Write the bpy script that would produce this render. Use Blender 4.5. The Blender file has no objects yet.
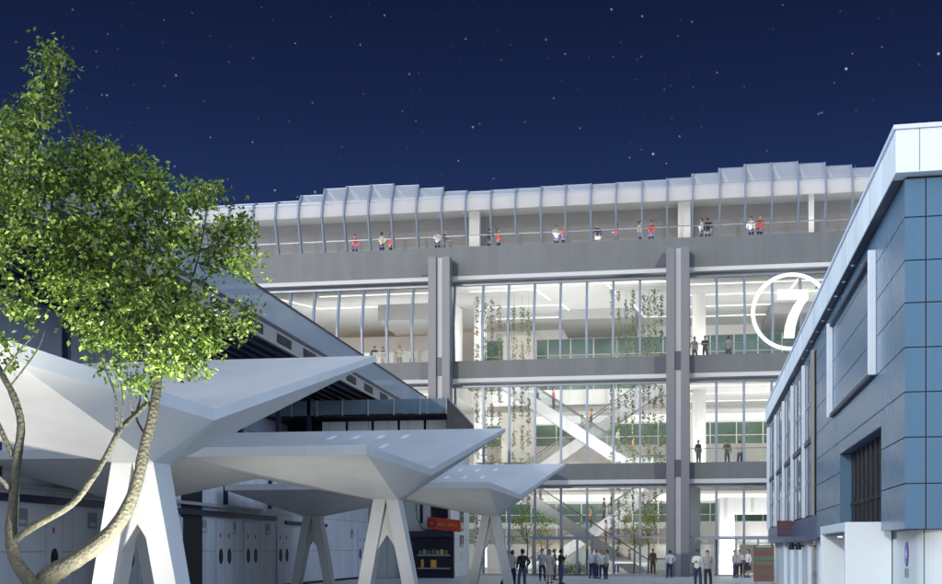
import bpy, bmesh, math, random
from mathutils import Vector, Matrix, Euler, noise as mnoise
R = math.radians
random.seed(7)
scene = bpy.context.scene
C = scene.collection
F = 1150.0            # focal length in photo pixels (942 wide), read off the vanishing points
TH = R(9.1)           # camera yaw against the axes of the hall
EYE = 1.8
HOR = 549.0
cT, sT = math.cos(TH), math.sin(TH)

# ---------------------------------------------------------------- reading helpers
def at(px, d, y=None, z=None):
    """point at distance d along the view axis; height from pixel row y or given z"""
    u = (px - 471.0) / F * d
    if z is None: z = EYE + (HOR - y) * d / F
    return Vector((u * cT - d * sT, u * sT + d * cT, z))
def xat(px, Y):
    return Y * math.tan(math.atan((px - 471.0) / F) - TH)
def zat(px, py, Y):
    X = xat(px, Y); d = -X * sT + Y * cT
    return EYE + (HOR - py) * d / F

# ---------------------------------------------------------------- materials
def new_mat(name):
    m = bpy.data.materials.new(name); m.use_nodes = True
    nt = m.node_tree; nt.nodes.clear()
    out = nt.nodes.new('ShaderNodeOutputMaterial')
    return m, nt, out
def N(nt, t, **kw):
    n = nt.nodes.new(t)
    for k, v in kw.items():
        if k in n.inputs: n.inputs[k].default_value = v
        else: setattr(n, k, v)
    return n
def L(nt, a, b): nt.links.new(a, b)
def ramp(nt, fac, stops):
    r = nt.nodes.new('ShaderNodeValToRGB')
    e = r.color_ramp.elements
    while len(e) < len(stops): e.new(0.5)
    for i, (p, c) in enumerate(stops):
        e[i].position = p; e[i].color = (*c, 1)
    L(nt, fac, r.inputs[0]); return r
def paint(name, col, rough=0.5, var=0.12, scale=1.5, metal=0.0, bump=0.0, spec=0.5, streak=False):
    """paint or panel with cloudy wear and fine grain"""
    m, nt, out = new_mat(name)
    b = N(nt, 'ShaderNodeBsdfPrincipled'); L(nt, b.outputs[0], out.inputs[0])
    tc = N(nt, 'ShaderNodeTexCoord')
    mp = N(nt, 'ShaderNodeMapping')
    if streak: mp.inputs['Scale'].default_value = (1, 1, 0.15)
    L(nt, tc.outputs['Object'], mp.inputs[0])
    n1 = N(nt, 'ShaderNodeTexNoise', Scale=scale, Detail=6.0, Roughness=0.65); L(nt, mp.outputs[0], n1.inputs['Vector'])
    lo = tuple(c * (1 - var) for c in col); hi = tuple(min(1, c * (1 + var * 0.7)) for c in col)
    r = ramp(nt, n1.outputs[0], [(0.3, lo), (0.7, hi)])
    L(nt, r.outputs[0], b.inputs['Base Color'])
    rr = N(nt, 'ShaderNodeMapRange'); rr.inputs['To Min'].default_value = max(0.02, rough - 0.08); rr.inputs['To Max'].default_value = rough + 0.1
    L(nt, n1.outputs[0], rr.inputs[0]); L(nt, rr.outputs[0], b.inputs['Roughness'])
    b.inputs['Metallic'].default_value = metal
    b.inputs['Specular IOR Level'].default_value = spec
    if bump:
        n2 = N(nt, 'ShaderNodeTexNoise', Scale=scale * 18, Detail=4.0); L(nt, tc.outputs['Object'], n2.inputs['Vector'])
        bp = N(nt, 'ShaderNodeBump', Strength=bump, Distance=0.02); L(nt, n2.outputs[0], bp.inputs['Height'])
        L(nt, bp.outputs[0], b.inputs['Normal'])
    return m
def emit(name, col, s):
    m, nt, out = new_mat(name)
    e = N(nt, 'ShaderNodeEmission', Strength=s); e.inputs[0].default_value = (*col, 1)
    L(nt, e.outputs[0], out.inputs[0]); return m
def glass(name, tint, refl=1.0, rough=0.02, body=None, bodyfac=0.0):
    m, nt, out = new_mat(name)
    t = N(nt, 'ShaderNodeBsdfTransparent'); t.inputs[0].default_value = (*tint, 1)
    g = N(nt, 'ShaderNodeBsdfGlossy', Roughness=rough); g.inputs[0].default_value = (refl, refl, refl, 1)
    fr = N(nt, 'ShaderNodeFresnel', IOR=1.45)
    mx = N(nt, 'ShaderNodeMixShader'); L(nt, fr.outputs[0], mx.inputs[0]); L(nt, t.outputs[0], mx.inputs[1]); L(nt, g.outputs[0], mx.inputs[2])
    last = mx
    if body:
        d = N(nt, 'ShaderNodeBsdfDiffuse'); d.inputs[0].default_value = (*body, 1)
        m2 = N(nt, 'ShaderNodeMixShader'); m2.inputs[0].default_value = bodyfac
        L(nt, mx.outputs[0], m2.inputs[1]); L(nt, d.outputs[0], m2.inputs[2]); last = m2
    L(nt, last.outputs[0], out.inputs[0]); return m
def frosted():
    m, nt, out = new_mat('frosted_glass')
    t = N(nt, 'ShaderNodeBsdfTransparent'); t.inputs[0].default_value = (.9, .93, .95, 1)
    d = N(nt, 'ShaderNodeBsdfDiffuse'); d.inputs[0].default_value = (.75, .76, .77, 1)
    tl = N(nt, 'ShaderNodeBsdfTranslucent'); tl.inputs[0].default_value = (.8, .8, .8, 1)
    a = N(nt, 'ShaderNodeMixShader'); a.inputs[0].default_value = .5; L(nt, d.outputs[0], a.inputs[1]); L(nt, tl.outputs[0], a.inputs[2])
    b = N(nt, 'ShaderNodeMixShader'); b.inputs[0].default_value = .6; L(nt, t.outputs[0], b.inputs[1]); L(nt, a.outputs[0], b.inputs[2])
    L(nt, b.outputs[0], out.inputs[0]); return m
def paving(name):
    m, nt, out = new_mat(name)
    b = N(nt, 'ShaderNodeBsdfPrincipled', Roughness=0.45); L(nt, b.outputs[0], out.inputs[0])
    tc = N(nt, 'ShaderNodeTexCoord')
    br = N(nt, 'ShaderNodeTexBrick', Scale=1.0); br.inputs['Mortar Size'].default_value = 0.012
    br.inputs['Brick Width'].default_value = 1.2; br.inputs['Row Height'].default_value = 0.8
    br.inputs['Color1'].default_value = (.44, .44, .44, 1); br.inputs['Color2'].default_value = (.52, .52, .51, 1); br.inputs['Mortar'].default_value = (.16, .16, .16, 1)
    L(nt, tc.outputs['Object'], br.inputs[0])
    n = N(nt, 'ShaderNodeTexNoise', Scale=0.35, Detail=8.0, Roughness=0.7); L(nt, tc.outputs['Object'], n.inputs[0])
    r = ramp(nt, n.outputs[0], [(0.3, (.72, .72, .72)), (0.7, (1.1, 1.1, 1.08))])
    mx = N(nt, 'ShaderNodeMix', data_type='RGBA', blend_type='MULTIPLY'); mx.inputs[0].default_value = 1
    L(nt, br.outputs[0], mx.inputs[6]); L(nt, r.outputs[0], mx.inputs[7]); L(nt, mx.outputs[2], b.inputs['Base Color'])
    return m
def bark():
    m, nt, out = new_mat('bark')
    b = N(nt, 'ShaderNodeBsdfPrincipled', Roughness=0.85); L(nt, b.outputs[0], out.inputs[0])
    tc = N(nt, 'ShaderNodeTexCoord')
    n1 = N(nt, 'ShaderNodeTexNoise', Scale=11.0, Detail=10.0, Roughness=0.8); mpb = N(nt, 'ShaderNodeMapping'); mpb.inputs['Scale'].default_value = (1.6, 1.6, .55); L(nt, tc.outputs['Object'], mpb.inputs[0]); L(nt, mpb.outputs[0], n1.inputs[0])
    n2 = N(nt, 'ShaderNodeTexVoronoi', Scale=26.0); L(nt, tc.outputs['Object'], n2.inputs[0])
    r = ramp(nt, n1.outputs[0], [(0.27, (.026, .023, .015)), (0.5, (.06, .055, .038)), (0.73, (.105, .096, .07))])
    L(nt, r.outputs[0], b.inputs['Base Color'])
    ad = N(nt, 'ShaderNodeMath', operation='ADD'); L(nt, n1.outputs[0], ad.inputs[0]); L(nt, n2.outputs[0], ad.inputs[1])
    bp = N(nt, 'ShaderNodeBump', Strength=.6, Distance=0.03); L(nt, ad.outputs[0], bp.inputs['Height']); L(nt, bp.outputs[0], b.inputs['Normal'])
    return m
def leafmat(name, stops, trans=0.35):
    """every leaf has its own tone, kept in a per-leaf attribute"""
    m, nt, out = new_mat(name)
    a = N(nt, 'ShaderNodeAttribute', attribute_name='tone')
    r = ramp(nt, a.outputs['Fac'], stops)
    d = N(nt, 'ShaderNodeBsdfPrincipled', Roughness=0.45); L(nt, r.outputs[0], d.inputs['Base Color'])
    t = N(nt, 'ShaderNodeBsdfTranslucent'); L(nt, r.outputs[0], t.inputs[0])
    mx = N(nt, 'ShaderNodeMixShader'); mx.inputs[0].default_value = trans
    L(nt, d.outputs[0], mx.inputs[1]); L(nt, t.outputs[0], mx.inputs[2]); L(nt, mx.outputs[0], out.inputs[0])
    return m
def panelled(name, col, pw, ph, axis, joint=0.012, rough=0.45, var=0.1, dark=0.35):
    """sheet cladding whose joints are part of the surface pattern; axis = horizontal axis (0 x, 1 y)"""
    m, nt, out = new_mat(name)
    b = N(nt, 'ShaderNodeBsdfPrincipled', Roughness=rough); L(nt, b.outputs[0], out.inputs[0])
    tc = N(nt, 'ShaderNodeTexCoord'); sp = N(nt, 'ShaderNodeSeparateXYZ'); L(nt, tc.outputs['Object'], sp.inputs[0])
    cb = N(nt, 'ShaderNodeCombineXYZ'); L(nt, sp.outputs[axis], cb.inputs[0]); L(nt, sp.outputs[2], cb.inputs[1])
    br = N(nt, 'ShaderNodeTexBrick', Scale=1.0, offset=0.0); br.inputs['Mortar Size'].default_value = joint
    br.inputs['Brick Width'].default_value = pw; br.inputs['Row Height'].default_value = ph
    br.inputs['Color1'].default_value = (*[c * (1 - var) for c in col], 1); br.inputs['Color2'].default_value = (*[c * (1 + var * .5) for c in col], 1)
    br.inputs['Mortar'].default_value = (*[c * dark for c in col], 1)
    L(nt, cb.outputs[0], br.inputs[0])
    n = N(nt, 'ShaderNodeTexNoise', Scale=1.2, Detail=6.0); mp = N(nt, 'ShaderNodeMapping'); mp.inputs['Scale'].default_value = (1, 1, .2)
    L(nt, tc.outputs['Object'], mp.inputs[0]); L(nt, mp.outputs[0], n.inputs[0])
    r = ramp(nt, n.outputs[0], [(0.3, (.82, .82, .82)), (0.7, (1, 1, 1))])
    mx = N(nt, 'ShaderNodeMix', data_type='RGBA', blend_type='MULTIPLY'); mx.inputs[0].default_value = 1
    L(nt, br.outputs[0], mx.inputs[6]); L(nt, r.outputs[0], mx.inputs[7]); L(nt, mx.outputs[2], b.inputs['Base Color'])
    return m

M = dict(
    paving=paving('stone_paving'), bark=bark(),
    canopy=paint('canopy_white', (.57, .575, .57), .42, .11, .6, streak=True),
    beam=panelled('beam_grey_sheet', (.125, .135, .138), 1.755, 2.6, 0, .012, .5, .025, .82),
    steel=paint('column_grey', (.145, .15, .155), .4, .08, 1.2, streak=True),
    channel=paint('column_channel', (.44, .45, .49), .35, .06, 1.0),
    notch=paint('column_notch', (.05, .055, .09), .4, .1),
    whitelip=paint('white_lip', (.52, .52, .51), .5, .05),
    mull=paint('mullion_metal', (.22, .27, .34), .35, .08, 2, metal=.3),
    pane=glass('facade_glass', (.93, .96, .96), .75, .1),
    frost=frosted(), gpane=glass('gallery_glass', (.93, .96, .96), .6, .35),
    ceil=paint('white_ceiling', (.72, .715, .70), .7, .04, .6),
    wallw=paint('white_wall', (.78, .78, .77), .6, .05, .7),
    greyw=paint('grey_wall', (.34, .34, .34), .6, .08, .5),
    brownw=paint('timber_wall', (.53, .50, .46), .6, .1, .8, streak=True),
    teal=paint('teal_glazing', (.13, .25, .25), .12, .3, .5),
    green=paint('green_glazing', (.12, .21, .16), .12, .35, .5),
    strip=emit('light_strip', (1, .97, .92), 1.5), cove=emit('cove_light', (1, .96, .9), 1.3),
    seven=emit('sign_light', (1, .99, .97), 1.5),
    gal=paint('gallery_wall', (.30, .30, .31), .6, .12, .4),
    galc=paint('gallery_ceiling', (.62, .61, .60), .6, .05, .5),
    floor=paint('floor_pale', (.6, .59, .57), .4, .05),
    escal=paint('escalator_white', (.36, .365, .375), .4, .05), step=paint('step_metal', (.22, .22, .23), .4, .1, 4),
    rail=glass('rail_glass', (.93, .95, .95), .8, body=(.45, .48, .5), bodyfac=.05),
    rubber=paint('handrail_black', (.05, .05, .055), .45, .1),
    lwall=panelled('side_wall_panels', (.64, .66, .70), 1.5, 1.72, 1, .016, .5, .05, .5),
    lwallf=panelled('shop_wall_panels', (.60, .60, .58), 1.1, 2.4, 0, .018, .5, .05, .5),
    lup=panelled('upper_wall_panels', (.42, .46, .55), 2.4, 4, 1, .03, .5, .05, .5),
    navy=paint('navy_trim', (.016, .018, .055), .4, .15), louvre=paint('navy_louvre', (.014, .015, .032), .5, .2),
    gglass=glass('balustrade_glass', (.62, .68, .72), .9, .05, (.50, .54, .58), .40),
    beige=paint('beige_fascia', (.30, .29, .265), .6, .1, 1.1),
    dark=paint('dark_metal', (.014, .016, .022), .5, .2, spec=.25), port=paint('porthole_glass', (.008, .01, .018), .45, .2, spec=.25), slotw=paint('slot_white', (.86, .87, .88), .5, .03),
    dglass=paint('dark_glass', (.012, .014, .022), .08, .2),
    aglass=glass('awning_glass', (.55, .66, .72), .9, .05, (.22, .30, .36), .55),
    red=paint('sign_red', (.56, .055, .025), .45, .12, 5), yellow=paint('sign_yellow', (.72, .36, .04), .5, .1, 6),
    redmark=paint('red_mark', (.5, .05, .06), .5, .1), grey=paint('notice_grey', (.24, .25, .27), .5, .1),
    door=paint('door_panel', (.60, .62, .67), .45, .06, 1.4),
    blue=paint('blue_cladding', (.075, .165, .255), .24, .16, .45, streak=True), bluebk=paint('cladding_backing', (.012, .016, .035), .6, .1),
    bluelow=paint('fascia_blue', (.05, .085, .17), .35, .12, .7), coping=paint('pale_coping', (.72, .78, .79), .45, .08, 1.2, streak=True),
    copside=paint('pale_coping_side', (.72, .77, .75), .5, .16, 1.0, streak=True),
    copcap=paint('coping_cap', (.66, .70, .82), .35, .05), fin=paint('pale_fin', (.62, .69, .74), .35, .06, 1.5),
    bwin=paint('blue_window', (.05, .08, .14), .1, .25, .8), pwall=paint('pale_wall', (.62, .67, .66), .6, .08, .9, bump=.1),
    portal=paint('portal_white', (.70, .77, .79), .42, .05, .9), purple=paint('sign_purple', (.10, .06, .30), .4, .15, 8),
    crimson=paint('sign_crimson', (.07, .006, .025), .4, .1), bstripe=paint('board_green', (.09, .14, .10), .5, .1), bred=paint('board_red', (.17, .05, .04), .5, .12), bbrown=paint('board_brown', (.11, .08, .06), .5, .1),
    leaf=leafmat('tree_leaf', [(0, (.03, .052, .012)), (.35, (.10, .155, .022)), (.7, (.20, .31, .045)), (1, (.38, .50, .10))]),
    vine=leafmat('vine_leaf', [(0, (.03, .05, .02)), (.6, (.09, .13, .045)), (1, (.16, .22, .07))], .25),
    fresh=leafmat('young_leaf', [(0, (.10, .17, .03)), (.6, (.24, .36, .07)), (1, (.38, .48, .12))], .4),
    cable=paint('cable', (.2, .2, .2), .4),
    skin_a=paint('skin_light', (.52, .34, .25), .5, .05), skin_b=paint('skin_tan', (.30, .18, .12), .5, .05),
)
for nm, col in dict(c_white=(.72, .72, .70), c_grey=(.36, .37, .39), c_black=(.018, .018, .022), c_navy=(.03, .035, .09), c_jean=(.07, .09, .19), c_cream=(.62, .56, .44), c_red=(.50, .05, .05), c_pink=(.6, .16, .22),
                    c_orange=(.6, .28, .12), c_yellow=(.62, .5, .25), c_brown=(.12, .07, .05), h_dark=(.02, .015, .012), h_brown=(.08, .045, .025), h_fair=(.3, .2, .1), shoe=(.03, .028, .028)).items():
    M[nm] = paint('cloth_' + nm[2:] if nm[:2] == 'c_' else nm, col, .75, .12, 6)

# ---------------------------------------------------------------- mesh helpers
class MB:
    def __init__(s): s.v = []; s.f = []; s.mi = []; s.tone = []
    def face(s, pts, mi=0):
        i = len(s.v); s.v += [tuple(p) for p in pts]; s.f.append(tuple(range(i, i + len(pts)))); s.mi.append(mi)
    def box(s, x0, x1, y0, y1, z0, z1, mi=0):
        if x0 > x1: x0, x1 = x1, x0
        if y0 > y1: y0, y1 = y1, y0
        i = len(s.v)
        s.v += [(x0, y0, z0), (x1, y0, z0), (x1, y1, z0), (x0, y1, z0), (x0, y0, z1), (x1, y0, z1), (x1, y1, z1), (x0, y1, z1)]
        for q in ((0, 3, 2, 1), (4, 5, 6, 7), (0, 1, 5, 4), (1, 2, 6, 5), (2, 3, 7, 6), (3, 0, 4, 7)):
            s.f.append(tuple(i + k for k in q)); s.mi.append(mi)
        return s
    def hexa(s, lo, hi, mi=0):
        """solid between two four-point rings"""
        i = len(s.v); s.v += [tuple(p) for p in lo] + [tuple(p) for p in hi]
        for q in ((0, 3, 2, 1), (4, 5, 6, 7), (0, 1, 5, 4), (1, 2, 6, 5), (2, 3, 7, 6), (3, 0, 4, 7)):
            s.f.append(tuple(i + k for k in q)); s.mi.append(mi)
        return s
    def bar(s, a, b, w, h=None, up=(0, 0, 1)):
        """square bar from a to b"""
        a, b = Vector(a), Vector(b); h = h or w; t = (b - a).normalized(); up = Vector(up)
        if abs(t.dot(up)) > .98: up = Vector((0, 1, 0))
        x = t.cross(up).normalized() * w / 2; y = x.cross(t).normalized() * h / 2
        ring = lambda c: [c - x - y, c + x - y, c + x + y, c - x + y]
        return s.hexa(ring(a), ring(b))
    def tube(s, pts, rad, n=8, cap=True):
        pts = [Vector(p) for p in pts]; i0 = len(s.v); prev = None
        for k, p in enumerate(pts):
            t = (pts[min(k + 1, len(pts) - 1)] - pts[max(k - 1, 0)]).normalized()
            ref = prev if prev is not None else (Vector((0, 0, 1)) if abs(t.z) < .9 else Vector((1, 0, 0)))
            x = (ref - t * ref.dot(t)).normalized(); y = t.cross(x); prev = x
            r = rad[k] if isinstance(rad, (list, tuple)) else rad
            for j in range(n):
                a = 2 * math.pi * j / n; s.v.append(tuple(p + x * math.cos(a) * r + y * math.sin(a) * r))
        for k in range(len(pts) - 1):
            for j in range(n):
                a, b = i0 + k * n + j, i0 + k * n + (j + 1) % n
                s.f.append((a, b, b + n, a + n)); s.mi.append(0)
        if cap:
            s.f.append(tuple(i0 + j for j in reversed(range(n)))); s.mi.append(0)
            e = i0 + (len(pts) - 1) * n; s.f.append(tuple(e + j for j in range(n))); s.mi.append(0)
        return s
    def disc(s, c, axis, r, th, n=20, ry=None):
        """short cylinder; axis 0/1/2"""
        ry = ry or r; lo, hi = [], []
        for j in range(n):
            a = 2 * math.pi * j / n; p, q = math.cos(a) * r, math.sin(a) * ry
            o = [(0, p, q), (p, 0, q), (p, q, 0)][axis]; e = [0, 0, 0]; e[axis] = th / 2
            lo.append(Vector(c) + Vector(o) - Vector(e)); hi.append(Vector(c) + Vector(o) + Vector(e))
        i = len(s.v); s.v += [tuple(p) for p in lo + hi]
        for j in range(n): s.f.append((i + j, i + (j + 1) % n, i + n + (j + 1) % n, i + n + j)); s.mi.append(0)
        s.f.append(tuple(i + j for j in range(n))); s.mi.append(0); s.f.append(tuple(i + n + j for j in range(n))); s.mi.append(0)
        return s
    def leaf(s, p, size, rnd, tone, droop=0.3):
        d = Vector((rnd.gauss(0, 1), rnd.gauss(0, 1), rnd.gauss(-droop, .8))).normalized()
        w = d.cross(Vector((rnd.gauss(0, 1), rnd.gauss(0, 1), rnd.gauss(0, 1)))).normalized() * size * .3
        n = d.cross(w).normalized() * size * .1
        i = len(s.v); p = Vector(p)
        s.v += [tuple(p), tuple(p + d * size * .45 + w + n), tuple(p + d * size), tuple(p + d * size * .45 - w + n)]
        s.f += [(i, i + 1, i + 2), (i, i + 2, i + 3)]; s.mi += [0, 0]; s.tone += [tone] * 4
        return s
    def build(s, name, mats, parent=None, smooth=False, bevel=0.0):
        me = bpy.data.meshes.new(name); me.from_pydata(s.v, [], s.f); 
        if not s.tone:
            bm = bmesh.new(); bm.from_mesh(me); bmesh.ops.recalc_face_normals(bm, faces=bm.faces); bm.to_mesh(me); bm.free()
        mats = mats if isinstance(mats, (list, tuple)) else [mats]
        for m in mats: me.materials.append(M[m] if isinstance(m, str) else m)
        if len(mats) > 1: me.polygons.foreach_set('material_index', s.mi)
        if smooth: me.polygons.foreach_set('use_smooth', [True] * len(me.polygons))
        if s.tone:
            at_ = me.attributes.new('tone', 'FLOAT', 'POINT'); at_.data.foreach_set('value', s.tone)
        o = bpy.data.objects.new(name, me); C.objects.link(o); attach(o, parent)
        if bevel:
            b = o.modifiers.new('bevel', 'BEVEL'); b.width = bevel; b.segments = 2; b.limit_method = 'ANGLE'
        return o
LOCAL = set()
def attach(o, parent):
    if parent is None: return
    o.parent = parent
    if parent.type == 'EMPTY' and parent.name not in LOCAL:
        o.matrix_parent_inverse = Matrix.Translation(-Vector(parent.location))
def tag(o, label, cat, group=None):
    o['label'] = label; o['category'] = cat
    if group: o['group'] = group
    return o
def thing(name, label, cat, loc=(0, 0, 0), rz=0.0, group=None, local=False):
    o = bpy.data.objects.new(name, None); C.objects.link(o); o.location = loc; o.rotation_euler = (0, 0, rz)
    if local: LOCAL.add(o.name)
    return tag(o, label, cat, group)
def B(name, mat, parent, *boxes, bevel=0.0):
    mb = MB()
    for b in boxes: mb.box(*b)
    return mb.build(name, mat, parent, bevel=bevel)
def BE(name, mat, parent, *boxes):
    for b in boxes: B(name, mat, parent, b)
def copy_tree(o, parent=None):
    c = o.copy(); C.objects.link(c)
    if parent is not None: c.parent = parent
    for ch in list(o.children): copy_tree(ch, c)
    return c

# ================================================================ ground
g = MB(); g.face([(-300, -60, 0), (300, -60, 0), (300, 400, 0), (-300, 400, 0)])
go = g.build('plaza_ground', 'paving'); go['kind'] = 'structure'

# ================================================================ exhibition hall
hall = thing('exhibition_hall', 'large lit glass hall with curved glazed roof gallery at the end of the plaza', 'building', (-6, 78, 0))
XL, XR = -46.0, 26.0
COLX = [-30.05, -14.3, 1.45, 17.2]
BEAMS = [(20.3, 22.3), (13.35, 14.55), (6.4, 7.5)]
for z0, z1 in BEAMS:
    b = B('beam', 'beam', hall, (XL, XR, 76.95, 77.75, z0, z1))
    B('soffit_lip', 'whitelip', b, (XL, XR, 76.85, 77.5, z0 - .27, z0 - .003))
    B('head_rail', 'mull', b, (XL, XR, 77.55, 77.85, z0 - .52, z0 - .273))
for x in COLX:
    m = MB(); m.box(x - .74, x - .2, 75.7, 76.84, 0, 21.4); m.box(x + .2, x + .74, 75.7, 76.84, 0, 21.4)
    c = m.build('steel_column', 'steel', hall, bevel=.02)
    B('channel', 'channel', c, (x - .198, x + .198, 75.95, 76.8, 0, 21.35))
    BE('bracket', 'notch', c, *[(x - .195, x + .195, 75.86, 75.948, z0 + .1, z1 + .1) for z0, z1 in BEAMS[1:]])
    BE('gusset', 'notch', c, *[(x - 1.5, x - .745, 76.87, 76.945, z0 + .03, z1 - .03) for z0, z1 in BEAMS[1:]])
    gm = MB(); gm.hexa([(x - 1.45, 76.87, 20.45), (x - .745, 76.87, 20.45), (x - .745, 76.945, 20.45), (x - 1.45, 76.945, 20.45)],
                       [(x - 1.0, 76.87, 21.3), (x - .745, 76.87, 21.3), (x - .745, 76.945, 21.3), (x - 1.0, 76.945, 21.3)]); gm.build('gusset', 'notch', c)
# mullion lines
bays = []                                     # (left x, right x) of each glass bay, section by section
def section(xs):
    for a, b in zip(xs, xs[1:]): bays.append((a, b))
left_x = [-30.05 + .75] + [-28.75 + 1.757 * k for k in range(8)] + [-15.05]
mid_x = [-14.3 + .75] + [-11.58 + 1.763 * k for k in range(7)] + [.7]
right_x = [1.45 + .75] + [4.0 + 1.78 * k for k in range(7)] + [16.45]
mid_x = [-13.55, -11.58] + [-11.58 + 1.763 * k for k in range(1, 7)] + [.7]
storeys = [(0.0, 6.13, 'straight'), (7.5, 13.08, 'straight'), (14.55, 20.03, 'kink')]
def profile(z0, z1, kind):
    if kind == 'straight': return [(77.8, z0), (77.8, z1)]
    return [(77.35, z0), (77.05, z0 + (z1 - z0) * .45), (77.8, z1)]
seen_left = {0: 0, 1: 3, 2: 9}
for si, (z0, z1, kd) in enumerate(storeys):
    for sec, xs in (('l', left_x), ('m', mid_x), ('r', right_x)):
        pr = profile(z0, z1, 'kink' if (kd == 'kink') else kd)
        if sec == 'l' and si == 0: continue
        if sec == 'l' and si == 1: xs = xs[-4:]
        if sec == 'r' and si == 0: xs = xs[:5]
        for a, b in zip(xs, xs[1:]):
            m = MB()
            for (ya, za), (yb, zb) in zip(pr, pr[1:]):
                m.face([(a + .03, ya + .05, za), (b - .03, ya + .05, za), (b - .03, yb + .05, zb), (a + .03, yb + .05, zb)])
            m.build('window_pane', 'pane', hall)
        for x in xs[:-1]:
            m = MB()
            for (ya, za), (yb, zb) in zip(pr, pr[1:]):
                m.hexa([(x - .075, ya - .16, za), (x + .075, ya - .16, za), (x + .075, ya + .12, za), (x - .075, ya + .12, za)],
                       [(x - .075, yb - .16, zb), (x + .075, yb - .16, zb), (x + .075, yb + .12, zb), (x - .075, yb + .12, zb)])
            m.build('mullion', 'mull', hall)
# ground floor transom
BE('transom', 'mull', hall, (-13.5, .65, 77.7, 77.83, 2.55, 2.64), (2.25, 11, 77.7, 77.83, 2.55, 2.64))
B('sill', 'whitelip', hall, (XL, XR, 77.6, 78.1, 0.0, .12))
# slabs and ceilings (the middle bay is an open atrium up to the top storey)
YB = 96.0
for nm, x0, x1, y0, z0, z1 in [('floor_slab', XL, XR, 77.9, 20.1, 22.2), ('floor_slab', XL, -14.6, 77.9, 13.2, 14.4), ('floor_slab', 1.7, XR, 77.9, 13.2, 14.4),
                               ('floor_slab', -14.59, 1.69, 91.0, 13.2, 14.4), ('floor_slab', XL, -14.6, 77.9, 6.5, 7.4), ('floor_slab', 1.7, XR, 77.9, 6.5, 7.4), ('floor_slab', -14.59, 1.69, 91.0, 6.5, 7.4)]:
    B(nm, 'ceil', hall, (x0, x1, y0, YB, z0, z1))
B('ground_slab', 'floor', hall, (XL, XR, 78.12, YB, -.2, .06))
# back wall, storey by storey
bw = [('back_wall', 'wallw', .06, 2.2), ('glazed_band', 'greyw', 2.2, 3.5), ('back_wall', 'wallw', 3.5, 4.0), ('glazed_band', 'green', 4.0, 5.55), ('back_wall', 'wallw', 5.55, 6.5),
      ('back_wall', 'brownw', 7.4, 10.4), ('glazed_band', 'green', 10.4, 12.15), ('back_wall', 'wallw', 12.15, 13.2)]
def glazed(mt, x0, x1, z0, z1, step):
    m = MB(); m.box(x0, x1, YB, YB + .4, z0, z1)
    k = 0
    while x0 + k * step < x1 - .1: m.box(x0 + k * step, x0 + k * step + .09, YB - .05, YB - .001, z0, z1, 1); k += 1
    m.box(x0, x1, YB - .045, YB - .0015, z0 + (z1 - z0) * .38, z0 + (z1 - z0) * .38 + .07, 1)
    m.build('glazed_band', [mt, 'wallw'], hall)
for nm, mt, z0, z1 in bw:
    if nm == 'glazed_band': glazed(mt, XL, XR, z0, z1, 2.1)
    else: B(nm, mt, hall, (XL, XR, YB, YB + .4, z0, z1))
BE('back_wall', 'wallw', hall, (-14.6, XR, YB, YB + .4, 14.4, 15.0)); BE('back_wall', 'brownw', hall, (XL, -14.61, YB, YB + .4, 14.4, 20.1))
glazed('teal', -14.6, XR, 15.0, 19.3, 1.9); BE('back_wall', 'wallw', hall, (-14.6, XR, YB, YB + .4, 19.3, 20.1))
BE('end_wall', 'wallw', hall, (XL - .3, XL, 77.9, YB, 0, 26), (XR, XR + .3, 77.9, YB, 0, 26))
BE('wall_band', 'whitelip', hall, (-14.5, 1.6, 95.9, 95.99, 16.5, 16.62), (-14.5, XR - 1, 95.9, 95.99, 17.9, 18.0))
BE('bulkhead', 'greyw', hall, (-7.2, -1.5, 88, 95.9, 19.35, 20.09), (-20.5, -15.5, 84, 90, 18.9, 20.09), (8.5, 14, 88, 95.9, 19.3, 20.09))
BE('partition', 'greyw', hall, (-26, -17.2, 92, 92.3, 14.4, 19.2))
B('inner_door', 'teal', hall, (-16.9, -15.7, 91.9, 92.2, 14.4, 18.2))
BE('timber_panel', 'brownw', hall, (-12.1, -9.4, 92, 92.3, 14.4, 19), (-12.1, -9.4, 90.7, 90.98, 7.4, 12.6), (2.6, 4.0, 90.5, 90.9, 14.4, 18.2), (2.2, 3.4, 89.5, 89.9, 7.4, 12.3))
# cove lights along the back of the storeys and zigzag strips under the ceilings
for x0, x1, z in [(-14.4, 1.5, 12.3), (2, 24, 12.3), (-14.4, 1.5, 5.75), (2, 24, 5.75)]:
    B('cove_light', 'cove', hall, (x0, x1, YB - .35, YB - .02, z, z + .55))
def strip(pts, z):
    for a, b in zip(pts, pts[1:]):
        m = MB(); m.bar((a[0], a[1], z), (b[0], b[1], z), .11, .05); m.build('light_strip', 'strip', hall)
for pts in [[(-27.5, 80.2), (-25.2, 84.5), (-15.5, 84.5)], [(-24, 80.5), (-15.4, 80.5)], [(-20.8, 87.2), (-19.4, 91), (-15.4, 91)], [(-20.5, 87), (-15.5, 87)],
            [(-13, 80.6), (-8.3, 80.6), (-7.6, 84.2)], [(-6.9, 85.6), (-6.1, 90.5), (-12.5, 90.5)], [(-12.5, 86), (-6.8, 86)], [(-3.3, 79.6), (-2.5, 84)], [(-3.2, 79.6), (1.2, 79.6)], [(-1.6, 87), (-.8, 91.5), (1.4, 91.5)],
            [(2.2, 80.8), (16, 80.8)], [(2.2, 84.2), (12.5, 84.2)], [(2.2, 88.2), (16, 88.2)], [(2.2, 92), (13, 92)], [(9.6, 80), (9.3, 84.3)]]:
    strip(pts, 20.05)
for pts in [[(2.2, 81.5), (16, 81.5)], [(2.2, 85.5), (14, 85.5)], [(2.2, 90), (16, 90)], [(-22, 83), (-15.2, 83)]]: strip(pts, 13.14)
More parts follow.
